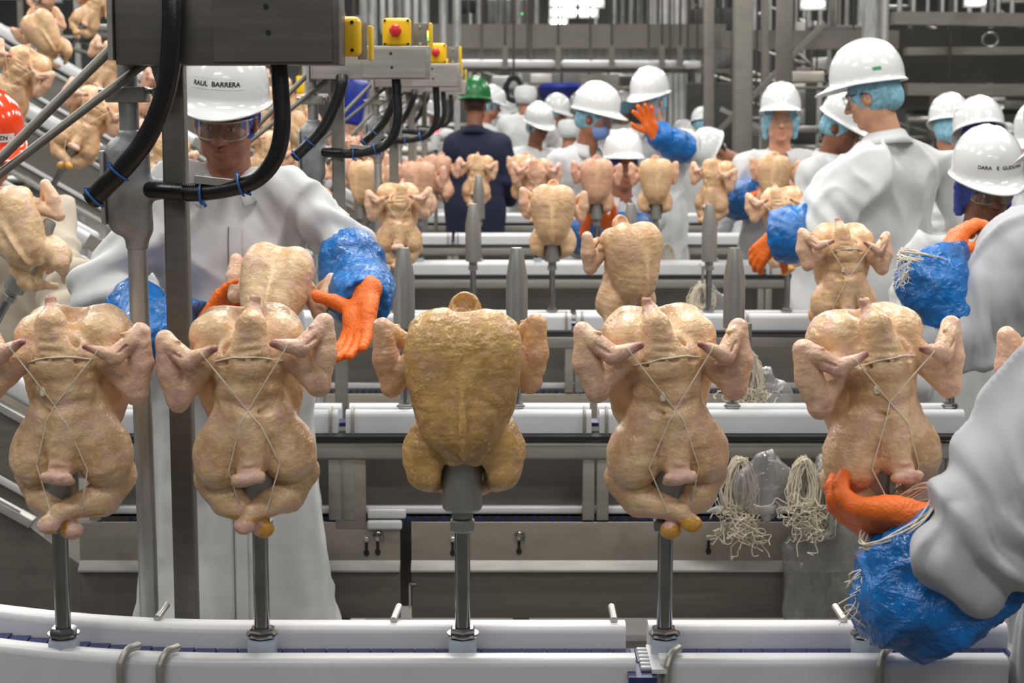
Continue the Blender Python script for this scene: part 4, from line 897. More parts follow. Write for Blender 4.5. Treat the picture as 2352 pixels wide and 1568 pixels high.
def head_tint(T, brow=0.8, stache=0.0):
    Rm, c0 = T
    def f(v):
        u = (v - c0) @ Rm; t = np.zeros((len(v), 4)); t[:, 3] = 1
        def g(c, r, p=1.0): return np.clip(1.6 - 1.6 * np.sqrt((((u - np.array(c)) / np.array(r)) ** 2).sum(1)), 0, 1) * p
        lip = np.maximum(g((0, -0.088, -0.056), (0.024, 0.02, 0.007)), g((0, -0.086, -0.069), (0.021, 0.02, 0.008))); t[:, 0] = lip * 0.6
        dk = np.zeros(len(v))
        for s in (-1, 1):
            dk = np.maximum(dk, g((s * 0.034, -0.083, 0.027), (0.021, 0.02, 0.0055), brow)); dk = np.maximum(dk, g((s * 0.031, -0.086, 0.003), (0.0062, 0.02, 0.0065), 1)); dk = np.maximum(dk, g((s * 0.031, -0.086, 0.011), (0.017, 0.02, 0.003), 0.8))
            t[:, 2] = np.maximum(t[:, 2], g((s * 0.031, -0.086, 0.003), (0.015, 0.014, 0.0055), 0.9))
        t[:, 2] *= (dk < 0.3)
        dk = np.maximum(dk, g((0, -0.09, -0.0615), (0.024, 0.02, 0.0016), 0.6))
        if stache: dk = np.maximum(dk, g((0, -0.088, -0.046), (0.024, 0.02, 0.007), stache)); dk = np.maximum(dk, g((0, -0.08, -0.09), (0.03, 0.03, 0.02), stache * 0.45))
        dk = np.maximum(dk, np.clip((u[:, 2] - 0.045) / 0.01, 0, 1) * (u[:, 1] > -0.06) * 0.9); dk = np.maximum(dk, np.clip((u[:, 1] - 0.03) / 0.01, 0, 1) * np.clip((u[:, 2] + 0.05) / 0.01, 0, 1) * 0.9)
        t[:, 1] = dk; return t
    return f
def frame_from(d, n):
    d = np.array(d, float); d /= np.linalg.norm(d); n = np.array(n, float); n = n - d * (n @ d); n /= np.linalg.norm(n); x = np.cross(d, n)
    return np.stack([x, d, n], 1)      # columns: x side, y along fingers, z out of the palm
def hand_mesh(name, wrist, fdir, pnorm, side, curl=0.3, spread=0.1, thumb=(0.9, 0.3), h=0.0028, org=(0, 0, 0), fat=1.0, cuff=0.055, curls=None, hs=1.1):
    """side +1: thumb on +x of the hand frame. curl bends fingers towards the palm normal"""
    Fm = frame_from(fdir, pnorm); W = np.array(wrist, float)
    F = Field((-0.10, -0.08, -0.09), (0.10, 0.20, 0.12), h)
    F.chain([(0, -cuff, 0), (0, 0.0, 0)], [0.036, 0.030], 0.01, ((0, 0, 1), 0.8))
    for x in (-0.026, -0.009, 0.009, 0.026): F.cap((x * 0.75, 0.005, 0), (x * 1.08, 0.082, 0), 0.017, 0.0145, 0.012)
    F.ell((side * 0.022, 0.035, 0.012), (0.018, 0.03, 0.015), 0.012); F.ell((-side * 0.024, 0.03, 0.010), (0.014, 0.03, 0.012), 0.012)
    for i, (x, y, L) in enumerate(((0.029, 0.086, 0.072), (0.010, 0.092, 0.080), (-0.010, 0.089, 0.074), (-0.028, 0.080, 0.058))):
        c = curl if curls is None else curls[i]; p = np.array((x * side, y, 0)); a = c * 0.7; sp = spread * (x / 0.029) * side; r = 0.0112 * fat
        for j, (fl, fr) in enumerate(((0.44, 1.0), (0.31, 0.92), (0.25, 0.85))):
            q = p + L * fl * np.array((math.sin(sp) * math.cos(a), math.cos(sp) * math.cos(a), math.sin(a)))
            F.cap(p, q, r * fr * 1.02, r * fr * 0.93, 0.004); p = q; a += c * (0.9 if j == 0 else 0.6)
    p = np.array((side * 0.026, 0.018, 0.004)); b = thumb[0]; z = thumb[1]
    for L, r in ((0.038, 0.0155), (0.034, 0.0128), (0.026, 0.0115)):
        q = p + L * np.array((side * math.sin(b), math.cos(b) * math.cos(z), math.sin(z))); F.cap(p, q, r * fat, r * 0.92 * fat, 0.006); p = q; b -= 0.22; z += 0.05
    v, q = F.mesh()
    def disp(p, n): return 0.0007 * wob(p * np.array([1, 2.2, 1]), 150, 5, 2)
    return make_mesh(name, v, q, 1, disp, None, lambda u: ((u * hs) @ Fm.T + W - np.array(org)))
def loft_sleeve(name, a, b, r0, rm, r1, seed, h, org, droop=0.0, mid=None, amp=0.010):
    """loose plastic over-sleeve gathered at both ends"""
    a = np.array(a, float); b = np.array(b, float); mid = (a + b) / 2 + np.array([0, 0, -droop]) if mid is None else np.array(mid, float)
    pts = np.array([a, a * 0.75 + mid * 0.25 + (b - a) * 0.0, mid, mid * 0.35 + b * 0.65, b]); rs = [r0, (r0 + rm) / 2 * 1.12, rm, (rm + r1) / 2 * 1.15, r1]
    lo = pts.min(0) - rm - 0.03; hi = pts.max(0) + rm + 0.03
    F = Field(lo, hi, h).chain(pts, rs, 0.03); ax = (b - a) / np.linalg.norm(b - a)
    F.half(b, ax, 0.004); F.half(a, -ax, 0.004)
    v, q = F.mesh()
    def disp(p, n):
        s = (p - a) @ ax / np.linalg.norm(b - a); env = np.clip(np.minimum(s, 1 - s) * 5, 0.35, 1)
        rid = 1 - np.abs(wob(p, 17, seed, 2)) * 2.0; rid2 = 1 - np.abs(wob(p + 0.3, 42, seed + 4, 1)) * 2
        gath = np.exp(-np.minimum(s, 1 - s) * 9) * wob(np.cross(np.tile(ax, (len(p), 1)), p - a), 150, seed + 8, 1)
        return env * amp * (0.62 * rid + 0.26 * rid2 - 0.3) + 0.004 * gath
    return make_mesh(name, v, q, 1, disp, None, lambda u: u - np.array(org))
def text_on(name, txt, size, T, helm_obj_mesh_bvh, parent, org, zoff, mt, spacing=1.0):
    cu = bpy.data.curves.new('txt', 'FONT'); cu.body = txt; cu.size = size; cu.align_x = 'CENTER'; cu.space_character = spacing; cu.offset = size * 0.022
    o = bpy.data.objects.new('txt', cu); COL.objects.link(o); dg = bpy.context.evaluated_depsgraph_get(); me = bpy.data.meshes.new_from_object(o.evaluated_get(dg)); bpy.data.objects.remove(o)
    bm = bmesh.new(); bm.from_mesh(me); bmesh.ops.triangulate(bm, faces=bm.faces); bmesh.ops.subdivide_edges(bm, edges=[e for e in bm.edges if e.calc_length() > size * 0.3], cuts=1); bm.to_mesh(me); bm.free()
    Rm, c0 = T
    for v in me.vertices:
        x, z = v.co.x, v.co.y + zoff; a = x / 0.125
        ro = Vector((0.4 * math.sin(a), -0.4 * math.cos(a), z)); hit = helm_obj_mesh_bvh.ray_cast(ro, Vector((-math.sin(a), math.cos(a), 0)))
        p = np.array(hit[0]) + np.array((math.sin(a), -math.cos(a), 0.3)) * 0.0012 if hit[0] is not None else np.array((x, -0.15, z)); v.co = Vector(Rm @ p + c0 - org)
    me.materials.clear(); return obj(name, me, mt, parent)
HBVH = BVHTree.FromPolygons([Vector(v) for v in HV], HF)
def person(label, hp, Y, yaw=0, pitch=0, roll=0, body_yaw=None, lean=(0, 0), coat='coat', skin='skin', helmet='helmet', net='net', h=0.016, hh=0.006, arms=(None, None), size=1.0,
           glasses=True, name_text=None, stache=0, mouth=0.0, hem=0.32, face=True, group=None, mask=False, helm_up=0.068, helm_pitch=6, sh=0.185, seed=1, hood=False, hscale=1.0, extra=None, head=True, collar=True, fold=1.3, shdrop=0.0, skirt=1.0):
    Hc = at(hp[0], hp[1], Y); body_yaw = yaw if body_yaw is None else body_yaw
    Hm = head_rot(yaw, pitch, roll); Bm = RZ(body_yaw); T = (Hm * hscale, Hc)
    nb = Hc + Hm @ np.array([0, 0.03, -0.13]) * size + np.array([0, 0, -0.055 * size]) + Bm @ np.array([lean[0], lean[1], 0])
    base = np.array([nb[0] - (Bm @ np.array([lean[0], lean[1], 0]))[0] * 0.6, nb[1] - (Bm @ np.array([lean[0], lean[1], 0]))[1] * 0.6, 0.0])
    if extra and 'base' in extra: base = np.array(extra['base'], float)
    t = thing('person', label, 'person', base, group); org = base
    hz = nb[2]; pel = base + np.array([0, 0, hz * 0.62]); chest = nb * 0.93 + pel * 0.07 + np.array([0, 0, -0.12 * size])
    # body: head, neck and chest in one skin
    if head:
        lo = Hc - 0.2; hi = Hc + 0.2; lo = np.minimum(lo, nb - 0.17); hi = np.maximum(hi, nb + 0.12)
        F = Field(lo, hi, hh)
        head_field(F, (Hm, Hc), mouth=mouth)
        F.cap(Hc + Hm @ np.array([0, 0.02, -0.07]), nb + np.array([0, 0, 0.0]), 0.056, 0.064, 0.03)
        F.cap(nb + Bm @ np.array([-0.04, 0, -0.07]), nb + Bm @ np.array([0.04, 0, -0.07]), 0.055, 0.055, 0.03)
        v, q = F.mesh(); me = make_mesh('body', v, q, 1, None, head_tint((Hm, Hc), stache=stache), lambda u: u - org); obj('body', me, M[skin], t)
        hc = Hc + Hm @ (np.array([0, 0.012, helm_up])); HT = (Hm @ rotm(helm_pitch - 6, 0, 0) * 1.02 * hscale, hc)
        if not hood:
            hv = HV @ HT[0].T + hc - org; me = bpy.data.meshes.new('helmet'); me.from_pydata(hv.tolist(), [], HF); me.polygons.foreach_set('use_smooth', [True] * len(HF)); me.update(); hel = obj('helmet', me, M[helmet], t)
            if name_text:
                ly = [(-0.5 * name_text[1] - 0.012, -0.002), (0.5 * name_text[1] + 0.012, -0.002)]
                if len(name_text) > 4:     # backing label strip
                    vv = []; n = 17
                    for k in range(n):
                        for zz in (name_text[3] - 0.008, name_text[3] + 0.020):
                            x = (-0.5 + k / (n - 1)) * (name_text[1] + 0.03); a = x / 0.125; hit = HBVH.ray_cast(Vector((0.4 * math.sin(a), -0.4 * math.cos(a), zz)), Vector((-math.sin(a), math.cos(a), 0)))
                            vv.append(HT[0] @ (np.array(hit[0]) + np.array((math.sin(a), -math.cos(a), 0.3)) * 0.0006) + hc - org)
                    ml = bpy.data.meshes.new('label_tape'); ml.from_pydata([tuple(x) for x in vv], [], [(2 * k, 2 * k + 2, 2 * k + 3, 2 * k + 1) for k in range(n - 1)]); obj('label_tape', ml, M['tape'], hel)
                text_on('lettering', name_text[0], name_text[2], HT, HBVH, hel, org, name_text[3], M['mark'])
        if extra and 'mark' in extra:
            dl = Hm.T @ np.array([0, -1.0, 0]); a0 = math.atan2(dl[0], -dl[1]) + extra['mark']; vv = []
            for k in range(7):
                for zz in (0.016, 0.028):
                    a = a0 + (k / 6 - 0.5) * 0.26; hit = HBVH.ray_cast(Vector((0.4 * math.sin(a), -0.4 * math.cos(a), zz)), Vector((-math.sin(a), math.cos(a), 0)))
                    vv.append(HT[0] @ (np.array(hit[0]) + np.array((math.sin(a), -math.cos(a), 0.3)) * 0.0009) + hc - org)
            ml = bpy.data.meshes.new('helmet_badge'); ml.from_pydata([tuple(x) for x in vv], [], [(2 * k, 2 * k + 2, 2 * k + 3, 2 * k + 1) for k in range(6)]); obj('helmet_badge', ml, M['green_mark'], hel)
        # hair net
        if net:
            F = Field(Hc - 0.16, Hc + 0.16, max(hh, 0.005)); w = lambda p: Hm @ np.array(p, float) + Hc
            F.ell(w((0, 0.024, 0.015)), (0.091, 0.105, 0.105) if not hood else (0.11, 0.12, 0.14), 0.01, Hm)
            F.ell(w((0, 0.09, -0.035)), (0.06, 0.035, 0.045), 0.03, Hm)
            F.ell(w((0, -0.10, -0.06)), (0.068, 0.12, 0.112), 0.008, Hm, True)
            F.half(w((0, 0.02, 0.08)), Hm @ np.array([0, 0, 1.0])); F.half(w((0, 0.0, -0.055)), Hm @ np.array([0, -0.45, -1.0]))
            for s in (-1, 1):
                if extra and 'netears' in extra: F.cap(w((s * 0.086, 0.012, 0.01)), w((s * 0.080, 0.025, -0.085)), 0.024, 0.020, 0.02)
                else: F.ell(w((s * 0.088, 0.0, -0.02)), (0.03, 0.028, 0.038), 0.006, Hm, True)
            v, q = F.mesh()
            if len(v): me = make_mesh('hairnet', v, q, 1, lambda p, n: 0.0025 * wob(p, 130, seed, 2), None, lambda u: u - org); obj('hairnet', me, M[net] if not hood else M['coat'], t)
        if glasses:
            A = np.linspace(-1.12, 1.12, 25); vv = []; ff = []
            for a in A:
                up = 0.024; dn = -0.027 + 0.015 * math.exp(-(a / 0.18) ** 2) + 0.03 * max(0, abs(a) - 0.85) ** 1.0; up = up - 0.02 * max(0, abs(a) - 0.9); rr = 0.086
                for z in (dn, (up + dn) / 2, up): vv.append((rr * 0.95 * math.sin(a), -0.014 - rr * math.cos(a) * 1.06, z + 0.004))
            for i in range(24):
                for k in (0, 1): ff.append((3 * i + k, 3 * i + 3 + k, 3 * i + 4 + k, 3 * i + 1 + k))
            g = MB().add(np.array(vv) @ Hm.T + Hc, ff, True); go = g.build('glasses_lens', M['lens'], t)
            tp = np.array(vv)[2::3] @ Hm.T + Hc; bt = np.array(vv)[0::3] @ Hm.T + Hc
            fr = MB().tube(tp, 0.0016, 6).tube(bt, 0.0009, 6)
            for s in (-1, 1): fr.tube([w_ @ Hm.T + Hc for w_ in (np.array((s * 0.0735, -0.054, 0.022)), np.array((s * 0.082, 0.0, 0.012)), np.array((s * 0.084, 0.03, 0.0)))], 0.0024, 6)
            fr.build('glasses_frame', M['belt'] if glasses == 'dark' else M['galv'], t)
        if mask:
            F = Field(Hc - 0.15, Hc + 0.13, hh); w = lambda p: Hm @ np.array(p, float) + Hc
            F.ell(w((0, -0.035, -0.062)), (0.066, 0.072, 0.062), 0.01, Hm); F.half(w((0, -0.03, -0.015)), Hm @ np.array([0, 0.1, 1.0])); F.half(w((0, 0.0, -0.06)), Hm @ np.array([0, 1.0, 0.0]))
            v, q = F.mesh(); me = make_mesh('beard_net', v, q, 1, None, None, lambda u: u - org); obj('beard_net', me, mat('beard_net_blue', srgb(120, 150, 205), 0.8), t)
    # coat
    S = {s: nb + Bm @ np.array([s * sh, 0.0, -0.075 * size - shdrop]) for s in (-1, 1)}
    if extra and 'S' in extra:
        for s in extra['S']: S[s] = np.array(extra['S'][s], float)
    pts = [nb, base + [0.32, 0.2, 0], base - [0.32, 0.2, 0], S[-1], S[1]]
    A = {}
    for s, a in zip((-1, 1), arms):
        if a is None: a = dict(el=S[s] + Bm @ np.array([s * 0.06, 0.02, -0.27 * size]), wr=S[s] + Bm @ np.array([s * 0.05, -0.12, -0.46 * size]), hand=False, sleeve=False)
        A[s] = a; pts += [a['el'], a['wr']]
    pts = np.array([np.asarray(p, float) for p in pts]); lo = pts.min(0) - 0.14; hi = pts.max(0) + 0.14; lo[2] = min(hem, lo[2] if lo[2] > 0 else hem) - 0.02 if lo[2] > hem else hem - 0.05
    F = Field(lo, hi, h); fn = (Bm @ np.array([0, 1.0, 0]), 0.66)
    F.cap(chest + Bm @ np.array([-0.09, 0, 0]), chest + Bm @ np.array([0.09, 0, 0]), 0.135, 0.135, 0.05, (Bm @ np.array([0, 1.0, 0]), 0.85))
    F.cap(nb + Bm @ np.array([-0.03, 0.01, -0.02]), S[-1] + [0, 0, 0.0], 0.055, 0.062, 0.06); F.cap(nb + Bm @ np.array([0.03, 0.01, -0.02]), S[1], 0.055, 0.062, 0.06)
    F.cap(chest + Bm @ np.array([-0.06, 0, -0.05]), pel + Bm @ np.array([-0.07, 0, 0]), 0.135, 0.14 * skirt, 0.06, fn); F.cap(chest + Bm @ np.array([0.06, 0, -0.05]), pel + Bm @ np.array([0.07, 0, 0]), 0.135, 0.14 * skirt, 0.06, fn)
    for s in (-1, 1): F.cap(pel + Bm @ np.array([s * 0.07, 0, 0]), base + Bm @ np.array([s * 0.10 * skirt, 0, hem]), 0.14 * skirt, 0.16 * skirt, 0.08, (Bm @ np.array([0, 1.0, 0]), 0.72))
    if face and head: F.cap(nb + Bm @ np.array([0, -0.05, 0.05]), nb + Bm @ np.array([0, -0.13, -0.12]), 0.045, 0.01, 0.01, None, True)
    F.cap(nb + np.array([0, 0, 0.02]), nb + np.array([0, 0, 0.10]), 0.062, 0.075, 0.01, None, True)
    for s in (-1, 1):
        a = A[s]; e, w_ = np.array(a['el'], float), np.array(a['wr'], float); k = a.get('cuff', 0.72); r = a.get('r', (0.075, 0.068, 0.062)); c = e + (w_ - e) * k; c_ = c
        m = (S[s] + e) / 2 + np.array(a.get('bow', (0, 0, 0)), float)
        F.cap(S[s], m, r[0], (r[0] + r[1]) / 2, 0.045); F.cap(m, e, (r[0] + r[1]) / 2, r[1], 0.02); F.cap(e, c, r[1], r[2], 0.025)
    F.half(base + [0, 0, hem], (0, 0, -1), 0.005)
    v, q = F.mesh()
    def disp(p, n):
        u = (p - org) @ Bm; d = np.zeros(len(p)); low = np.clip((hz * 0.75 - p[:, 2]) / (hz * 0.5), 0, 1)
        ang = np.arctan2(u[:, 0], -u[:, 1] * 1.3)
        d += fold * (0.006 + 0.012 * low) * wob(np.stack([ang * 2.6, p[:, 2] * 0.9, ang * 0], 1), 1.9, seed, 2)
        d += fold * 0.006 * wob(p * np.array([1, 1, 0.4]), 13, seed + 2, 2) + fold * 0.002 * wob(p, 38, seed + 3, 2)
        rg = lambda w_: (1 - np.minimum(1, np.abs(w_) * 2.6)) ** 2
        d += fold * 0.016 * (rg(wob(np.stack([u[:, 0] + 0.25 * u[:, 2], u[:, 1], u[:, 2] * 0.28], 1), 8.5, seed + 12, 1)) - 0.2) + fold * 0.012 * (rg(wob(np.stack([u[:, 0] - 0.5 * u[:, 2], u[:, 1], u[:, 2] * 0.3], 1), 11, seed + 14, 1)) - 0.2)
        for s in (-1, 1):
            e = np.array(A[s]['el'], float); g = np.exp(-(np.linalg.norm(p - e, axis=1) / 0.13) ** 2); ax = np.array(A[s]['wr'], float) - S[s]; ax /= np.linalg.norm(ax)
            d += fold * g * 0.013 * np.sin(((p - e) @ ax) * 75 + 3.5 * wob(p, 12, seed + 6, 1)); g2 = np.exp(-(np.linalg.norm(p - S[s] - [0, 0, -0.08], axis=1) / 0.11) ** 2)
            d += fold * g2 * 0.010 * wob(p @ np.array([[1, 0.4, 0], [0, 1, 0], [0.6, 0, 0.3]]), 42, seed + 9, 1)
        return d
    me = make_mesh('coat', v, q, 1, disp, None, lambda u: u - org); co = obj('coat', me, M[coat], t)
    if collar and head:
        vv = []; ff = []; n = 25
        for i in range(n):
            a = math.radians(-152 + 304 * i / (n - 1)); fr = abs(a) / math.radians(152); d = np.array([math.sin(a), math.cos(a), 0.0])
            for (r, z) in ((0.060, -0.01), (0.064, 0.040 - 0.03 * fr), (0.072, 0.046 - 0.034 * fr), (0.092, 0.018 - 0.035 * fr), (0.106 + 0.02 * fr ** 3, -0.008 - 0.058 * fr ** 2)):
                vv.append(nb + Bm @ (d * np.array([r, r * 1.0, 1]) + np.array([0, 0.004 - 0.025 * fr, z])))
        for i in range(n - 1):
            for k in range(4): ff.append((5 * i + k, 5 * i + k + 1, 5 * i + 6 + k, 5 * i + 5 + k))
        mb = MB().add(vv, ff, True); mb.f += []; cobj = mb.build('collar', M[coat], t)
        md = cobj.modifiers.new('thick', 'SOLIDIFY'); md.thickness = 0.004
    if extra and extra.get('placket'):
        bv = BVHTree.FromPolygons([x.co + Vector(org) for x in me.vertices], q.tolist()); fd = Bm @ np.array([0, -1.0, 0]); vv = []
        zs = np.arange(hem + 0.01, nb[2] - 0.11, 0.03)
        rows = []
        for z in zs:
            row = []
            for dx in (-0.002, 0.004, 0.020, 0.034):
                o_ = np.array([nb[0], nb[1], 0]) * ((z - 0) / nb[2]) + np.array([base[0], base[1], 0]) * (1 - z / nb[2]) + Bm @ np.array([dx + extra['placket'], 0, 0]); o_[2] = z
                hit = bv.ray_cast(Vector(o_ + fd * 0.6), Vector(-fd))
                if hit[0] is None: row = None; break
                row.append(np.array(hit[0]) + fd * (0.001 if dx in (-0.002,) else 0.0035))
            if row: rows.append(row)
        if len(rows) > 3:
            m_ = len(rows); MB().add(np.concatenate(rows), [(4 * i + k, 4 * i + 4 + k, 4 * i + 5 + k, 4 * i + 1 + k) for i in range(m_ - 1) for k in range(3)], True).build('placket', M[coat], t)
            MB().tube([r[0] + fd * 0.0016 for r in rows], 0.0017, 6).build('placket_seam', mat('grey_thread', srgb(120, 120, 118), 0.9), t)
    # legs and boots under the coat
    for s in (-1, 1):
        f_ = base + Bm @ np.array([s * 0.10, 0, 0])
        MB().tube([f_ + [0, 0, hem + 0.08], f_ + [0, 0, 0.10]], [0.075, 0.06], 12).build('trouser_leg', M['coat_grey'], t)
        MB().box(f_ + Bm @ np.array([0, -0.05, 0.055]), (0.1, 0.27, 0.11), Bm, bev=0.035).build('boot', M['strap'], t)
    # sleeves and gloves
    for s in (-1, 1):
        a = A[s]; e, w_ = np.array(a['el'], float), np.array(a['wr'], float); r = a.get('r', (0.075, 0.068, 0.062))
        if a.get('sleeve', True):
            k = a.get('sl0', 0.38); sr = a.get('sr', (0.062, 0.082, 0.040)); me = loft_sleeve('over_sleeve', np.array(a['sla'], float) if 'sla' in a else e + (w_ - e) * k, w_ + (w_ - e) * a.get('sl1', 0.0), sr[0], sr[1], sr[2], seed + s, max(0.0055, h * 0.6), org, a.get('droop', 0.015), a.get('mid'), a.get('amp', 0.010)); obj('over_sleeve', me, M['sleeve'], t)
        if a.get('hand', True):
            me = hand_mesh('glove', w_ + (w_ - e) / np.linalg.norm(w_ - e) * a.get('ho', 0.02), a['fd'], a['pn'], a.get('side', s), a.get('curl', 0.5), a.get('spread', 0.12), a.get('thumb', (0.9, 0.3)), max(0.0032, min(h * 0.4, 0.006)), org, a.get('fat', 1.0), curls=a.get('curls'), hs=a.get('hs', 1.1), cuff=a.get('cuffl', 0.055)); obj('glove', me, M['glove'], t)
        if a.get('twine'):
            c, n_, rr = a['twine']; c = np.array(c, float); n_ = np.array(n_, float); n_ /= np.linalg.norm(n_); u = np.cross(n_, (0, 0, 1.0)); u /= np.linalg.norm(u); w2 = np.cross(n_, u); mb = MB(); rg = random.Random(seed)
            for k in range(13):
                ph = rg.uniform(0, 6.28); off = n_ * rg.uniform(-0.013, 0.013); r_ = rr * rg.uniform(0.97, 1.06)
                mb.tube([c + off + n_ * 0.006 * math.sin(2 * x + ph) + r_ * (math.cos(x) * u + math.sin(x) * w2) for x in np.linspace(0, 6.283, 29)[:-1]], 0.0014, 5, closed=True)
            for k in range(26):
                p0 = c + rr * (-1.0 * u + rg.uniform(-0.3, 0.3) * w2) if a.get('tuft') is None else np.array(a['tuft'], float) + np.array([rg.uniform(-.01, .01), 0, rg.uniform(-.03, .03)])
                mb.tube([p0, p0 + np.array([rg.uniform(-0.03, 0.0), rg.uniform(-0.02, 0), rg.uniform(-0.02, 0.0)]), p0 + np.array([rg.uniform(-0.045, 0.01), rg.uniform(-0.02, 0.0), rg.uniform(-0.05, -0.01)])], 0.0009, 5, sub=3)
            mb.build('twine_bundle', M['twine'], t)
    return t
cf = np.array([0, -1.0, 0])     # towards the camera
# worker at left centre
Y1 = 4.74
person('person in white coat and name-labelled white helmet looking down, one orange glove open', (518, 274), Y1, yaw=-3, pitch=20, roll=4, body_yaw=0, h=0.0085, hh=0.0034, hem=0.12, skirt=1.17, seed=3, stache=0.45, glasses=True, helm_up=0.074, helm_pitch=-5, sh=0.19, skin='skin', name_text=('RAUL  BARRERA', 0.11, 0.0165, 0.034, 1), net='net_dark', fold=1.35,
       extra=dict(placket=0.015, S={-1: at(392, 432, Y1 + 0.02), 1: at(664, 432, Y1 + 0.02)}),
       arms=(dict(el=at(232, 668, 4.72), wr=at(462, 735, 4.56), r=(0.072, 0.078, 0.058), cuff=0.42, sl0=0.30, sr=(0.055, 0.080, 0.045), mid=at(345, 765, 4.52), side=1, fd=(0.55, -0.1, 0.8), pn=(0.8, -0.3, -0.4), curl=0.25, thumb=(0.5, 0.4), droop=0.02),
             dict(el=at(800, 575, 4.70), wr=at(836, 688, 4.43), r=(0.070, 0.066, 0.056), cuff=0.15, sl0=0.0, sl1=-0.03, sr=(0.06, 0.092, 0.05), mid=at(822, 672, 4.60), side=1, hs=1.16, cuffl=0.03, fd=at(806, 830, 4.30) - at(838, 690, 4.42), pn=(-0.5, -0.75, 0.3), curl=0.22, curls=(0.42, 0.30, 0.22, 0.14), thumb=(2.05, 0.7), spread=0.10, ho=0.012, fat=1.15)))
# red-orange helmet at the left edge
person('person in beige coat and orange helmet at the left edge behind the tilted chicken', (-28, 345), 5.9, yaw=35, pitch=18, body_yaw=20, coat='coat_beige', helmet='helmet_orange', h=0.014, hh=0.007, glasses=False, seed=5, hem=0.3, arms=(None, dict(el=at(150, 640, 5.7), wr=at(120, 800, 5.55), hand=False, sleeve=False)), name_text=('IZN', 0.05, 0.02, 0.012, 1), sh=0.22)
# tall worker seen from behind, right
Yb = 6.95
person('tall person in white coat seen from behind, white helmet, light blue hairnet, head turned left', (1998, 222), Yb, yaw=-118, pitch=20, roll=0, body_yaw=-150, h=0.013, hh=0.0055, seed=7, net='net', glasses='dark', hem=0.4, sh=0.25, skin='skin_light', helm_pitch=-6, helm_up=0.075, hscale=1.05, fold=1.3, face=False,
       extra=dict(mark=0.15, S={1: at(1925, 440, Yb - 0.12), -1: at(2185, 400, Yb + 0.1)}),
       arms=(dict(el=at(2260, 620, Yb), wr=at(2230, 760, Yb - 0.1), hand=False, sleeve=False),
             dict(el=at(1882, 528, Yb - 0.22), wr=at(1782, 545, Yb - 0.15), r=(0.115, 0.098, 0.075), cuff=0.25, sl0=0.1, sr=(0.085, 0.108, 0.07), mid=at(1822, 535, Yb - 0.22), side=1, fd=(-0.5, 0.3, -0.6), pn=(0.6, 0.8, -0.1), curl=0.45, thumb=(0.9, 0.6), fat=1.25, ho=0.0)))
# smiling worker
Yc = 10.05
person('smiling person facing the camera in white coat, white helmet and blue hairnet', (1793, 278), Yc, yaw=-4, pitch=2, h=0.018, hh=0.0055, seed=9, skin='skin_light', mouth=0.010, hem=0.35, helm_up=0.08, helm_pitch=-3, extra=dict(netears=1), sh=0.2,
       arms=(dict(el=at(1690, 470, Yc + 0.02), wr=at(1745, 446, Yc - 0.28), r=(0.08, 0.075, 0.06), cuff=0.3, sl0=0.0, sr=(0.07, 0.10, 0.06), mid=at(1705, 455, Yc - 0.15), side=1, fd=(0.8, -0.2, 0.4), pn=(0, 0.5, 1), curl=0.4),
             dict(el=at(1880, 450, Yc + 0.02), wr=at(1835, 445, Yc - 0.2), side=-1, fd=(-0.8, -0.2, 0.4), pn=(0, 0.5, 1), curl=0.4)))
# worker between, short, face between two chickens
Yd = 10.15
person('short person in white helmet, face between two plain chickens, orange gloves held low', (1432, 386), Yd, yaw=14, pitch=4, h=0.018, hh=0.0055, seed=11, skin='skin', net='net_dark', hem=0.3, helm_up=0.082, helm_pitch=-4, mouth=0.003, sh=0.17,
       arms=(dict(el=at(1330, 560, Yd), wr=at(1345, 518, Yd - 0.28), side=1, sr=(0.06, 0.08, 0.055), sl0=0.1, fd=(0.2, -0.3, 0.9), pn=(1, 0.2, 0), curl=0.3, fat=1.3),
             dict(el=at(1490, 520, Yd), wr=at(1410, 520, Yd - 0.28), side=-1, sr=(0.06, 0.085, 0.055), sl0=0.05, fd=(-0.5, -0.2, 0.4), pn=(-0.5, 0.5, 1), curl=0.5, fat=1.4)))
# worker in profile facing right
person('person in profile facing right, white helmet with long peak, blue hairnet', (1368, 272), 10.6, yaw=62, pitch=14, body_yaw=30, h=0.018, hh=0.0055, seed=13, skin='skin', hem=0.3, helm_up=0.07, mask=True, hscale=1.05, helm_pitch=2, glasses='dark', sh=0.2)
# worker with raised hand
Ye = 11.0
person('person in white helmet facing left with an orange glove raised before the face, blue sleeve', (1492, 232), Ye, yaw=-38, pitch=10, body_yaw=-15, h=0.019, hh=0.006, seed=15, skin='skin_light', mask=True, hem=0.3, helm_up=0.07, helm_pitch=6, sh=0.22, glasses='dark',
       arms=(None, dict(el=at(1572, 342, Ye - 0.15), wr=at(1500, 302, Ye - 0.38), side=-1, r=(0.085, 0.085, 0.06), cuff=0.25, sl0=0.0, sr=(0.08, 0.09, 0.05), mid=at(1545, 330, Ye - 0.27), fd=at(1462, 235, Ye - 0.42) - at(1490, 300, Ye - 0.38), pn=(-0.25, -0.95, 0.1), curl=0.18, spread=0.36, thumb=(0.9, 0.2), fat=1.25, ho=0.0)))
# woman with name on helmet at right
Yf = 5.95
person('person in name-striped white helmet, face half hidden behind the raised blue sleeve at right', (2266, 432), Yf, yaw=6, pitch=16, roll=-3, h=0.013, hh=0.0045, seed=17, skin='skin_dark', net='net_dark', hem=0.35, helm_up=0.070, helm_pitch=2, name_text=('DARA   E  GUDUVESI', 0.13, 0.016, 0.026), extra=dict(netears=1), sh=0.19)
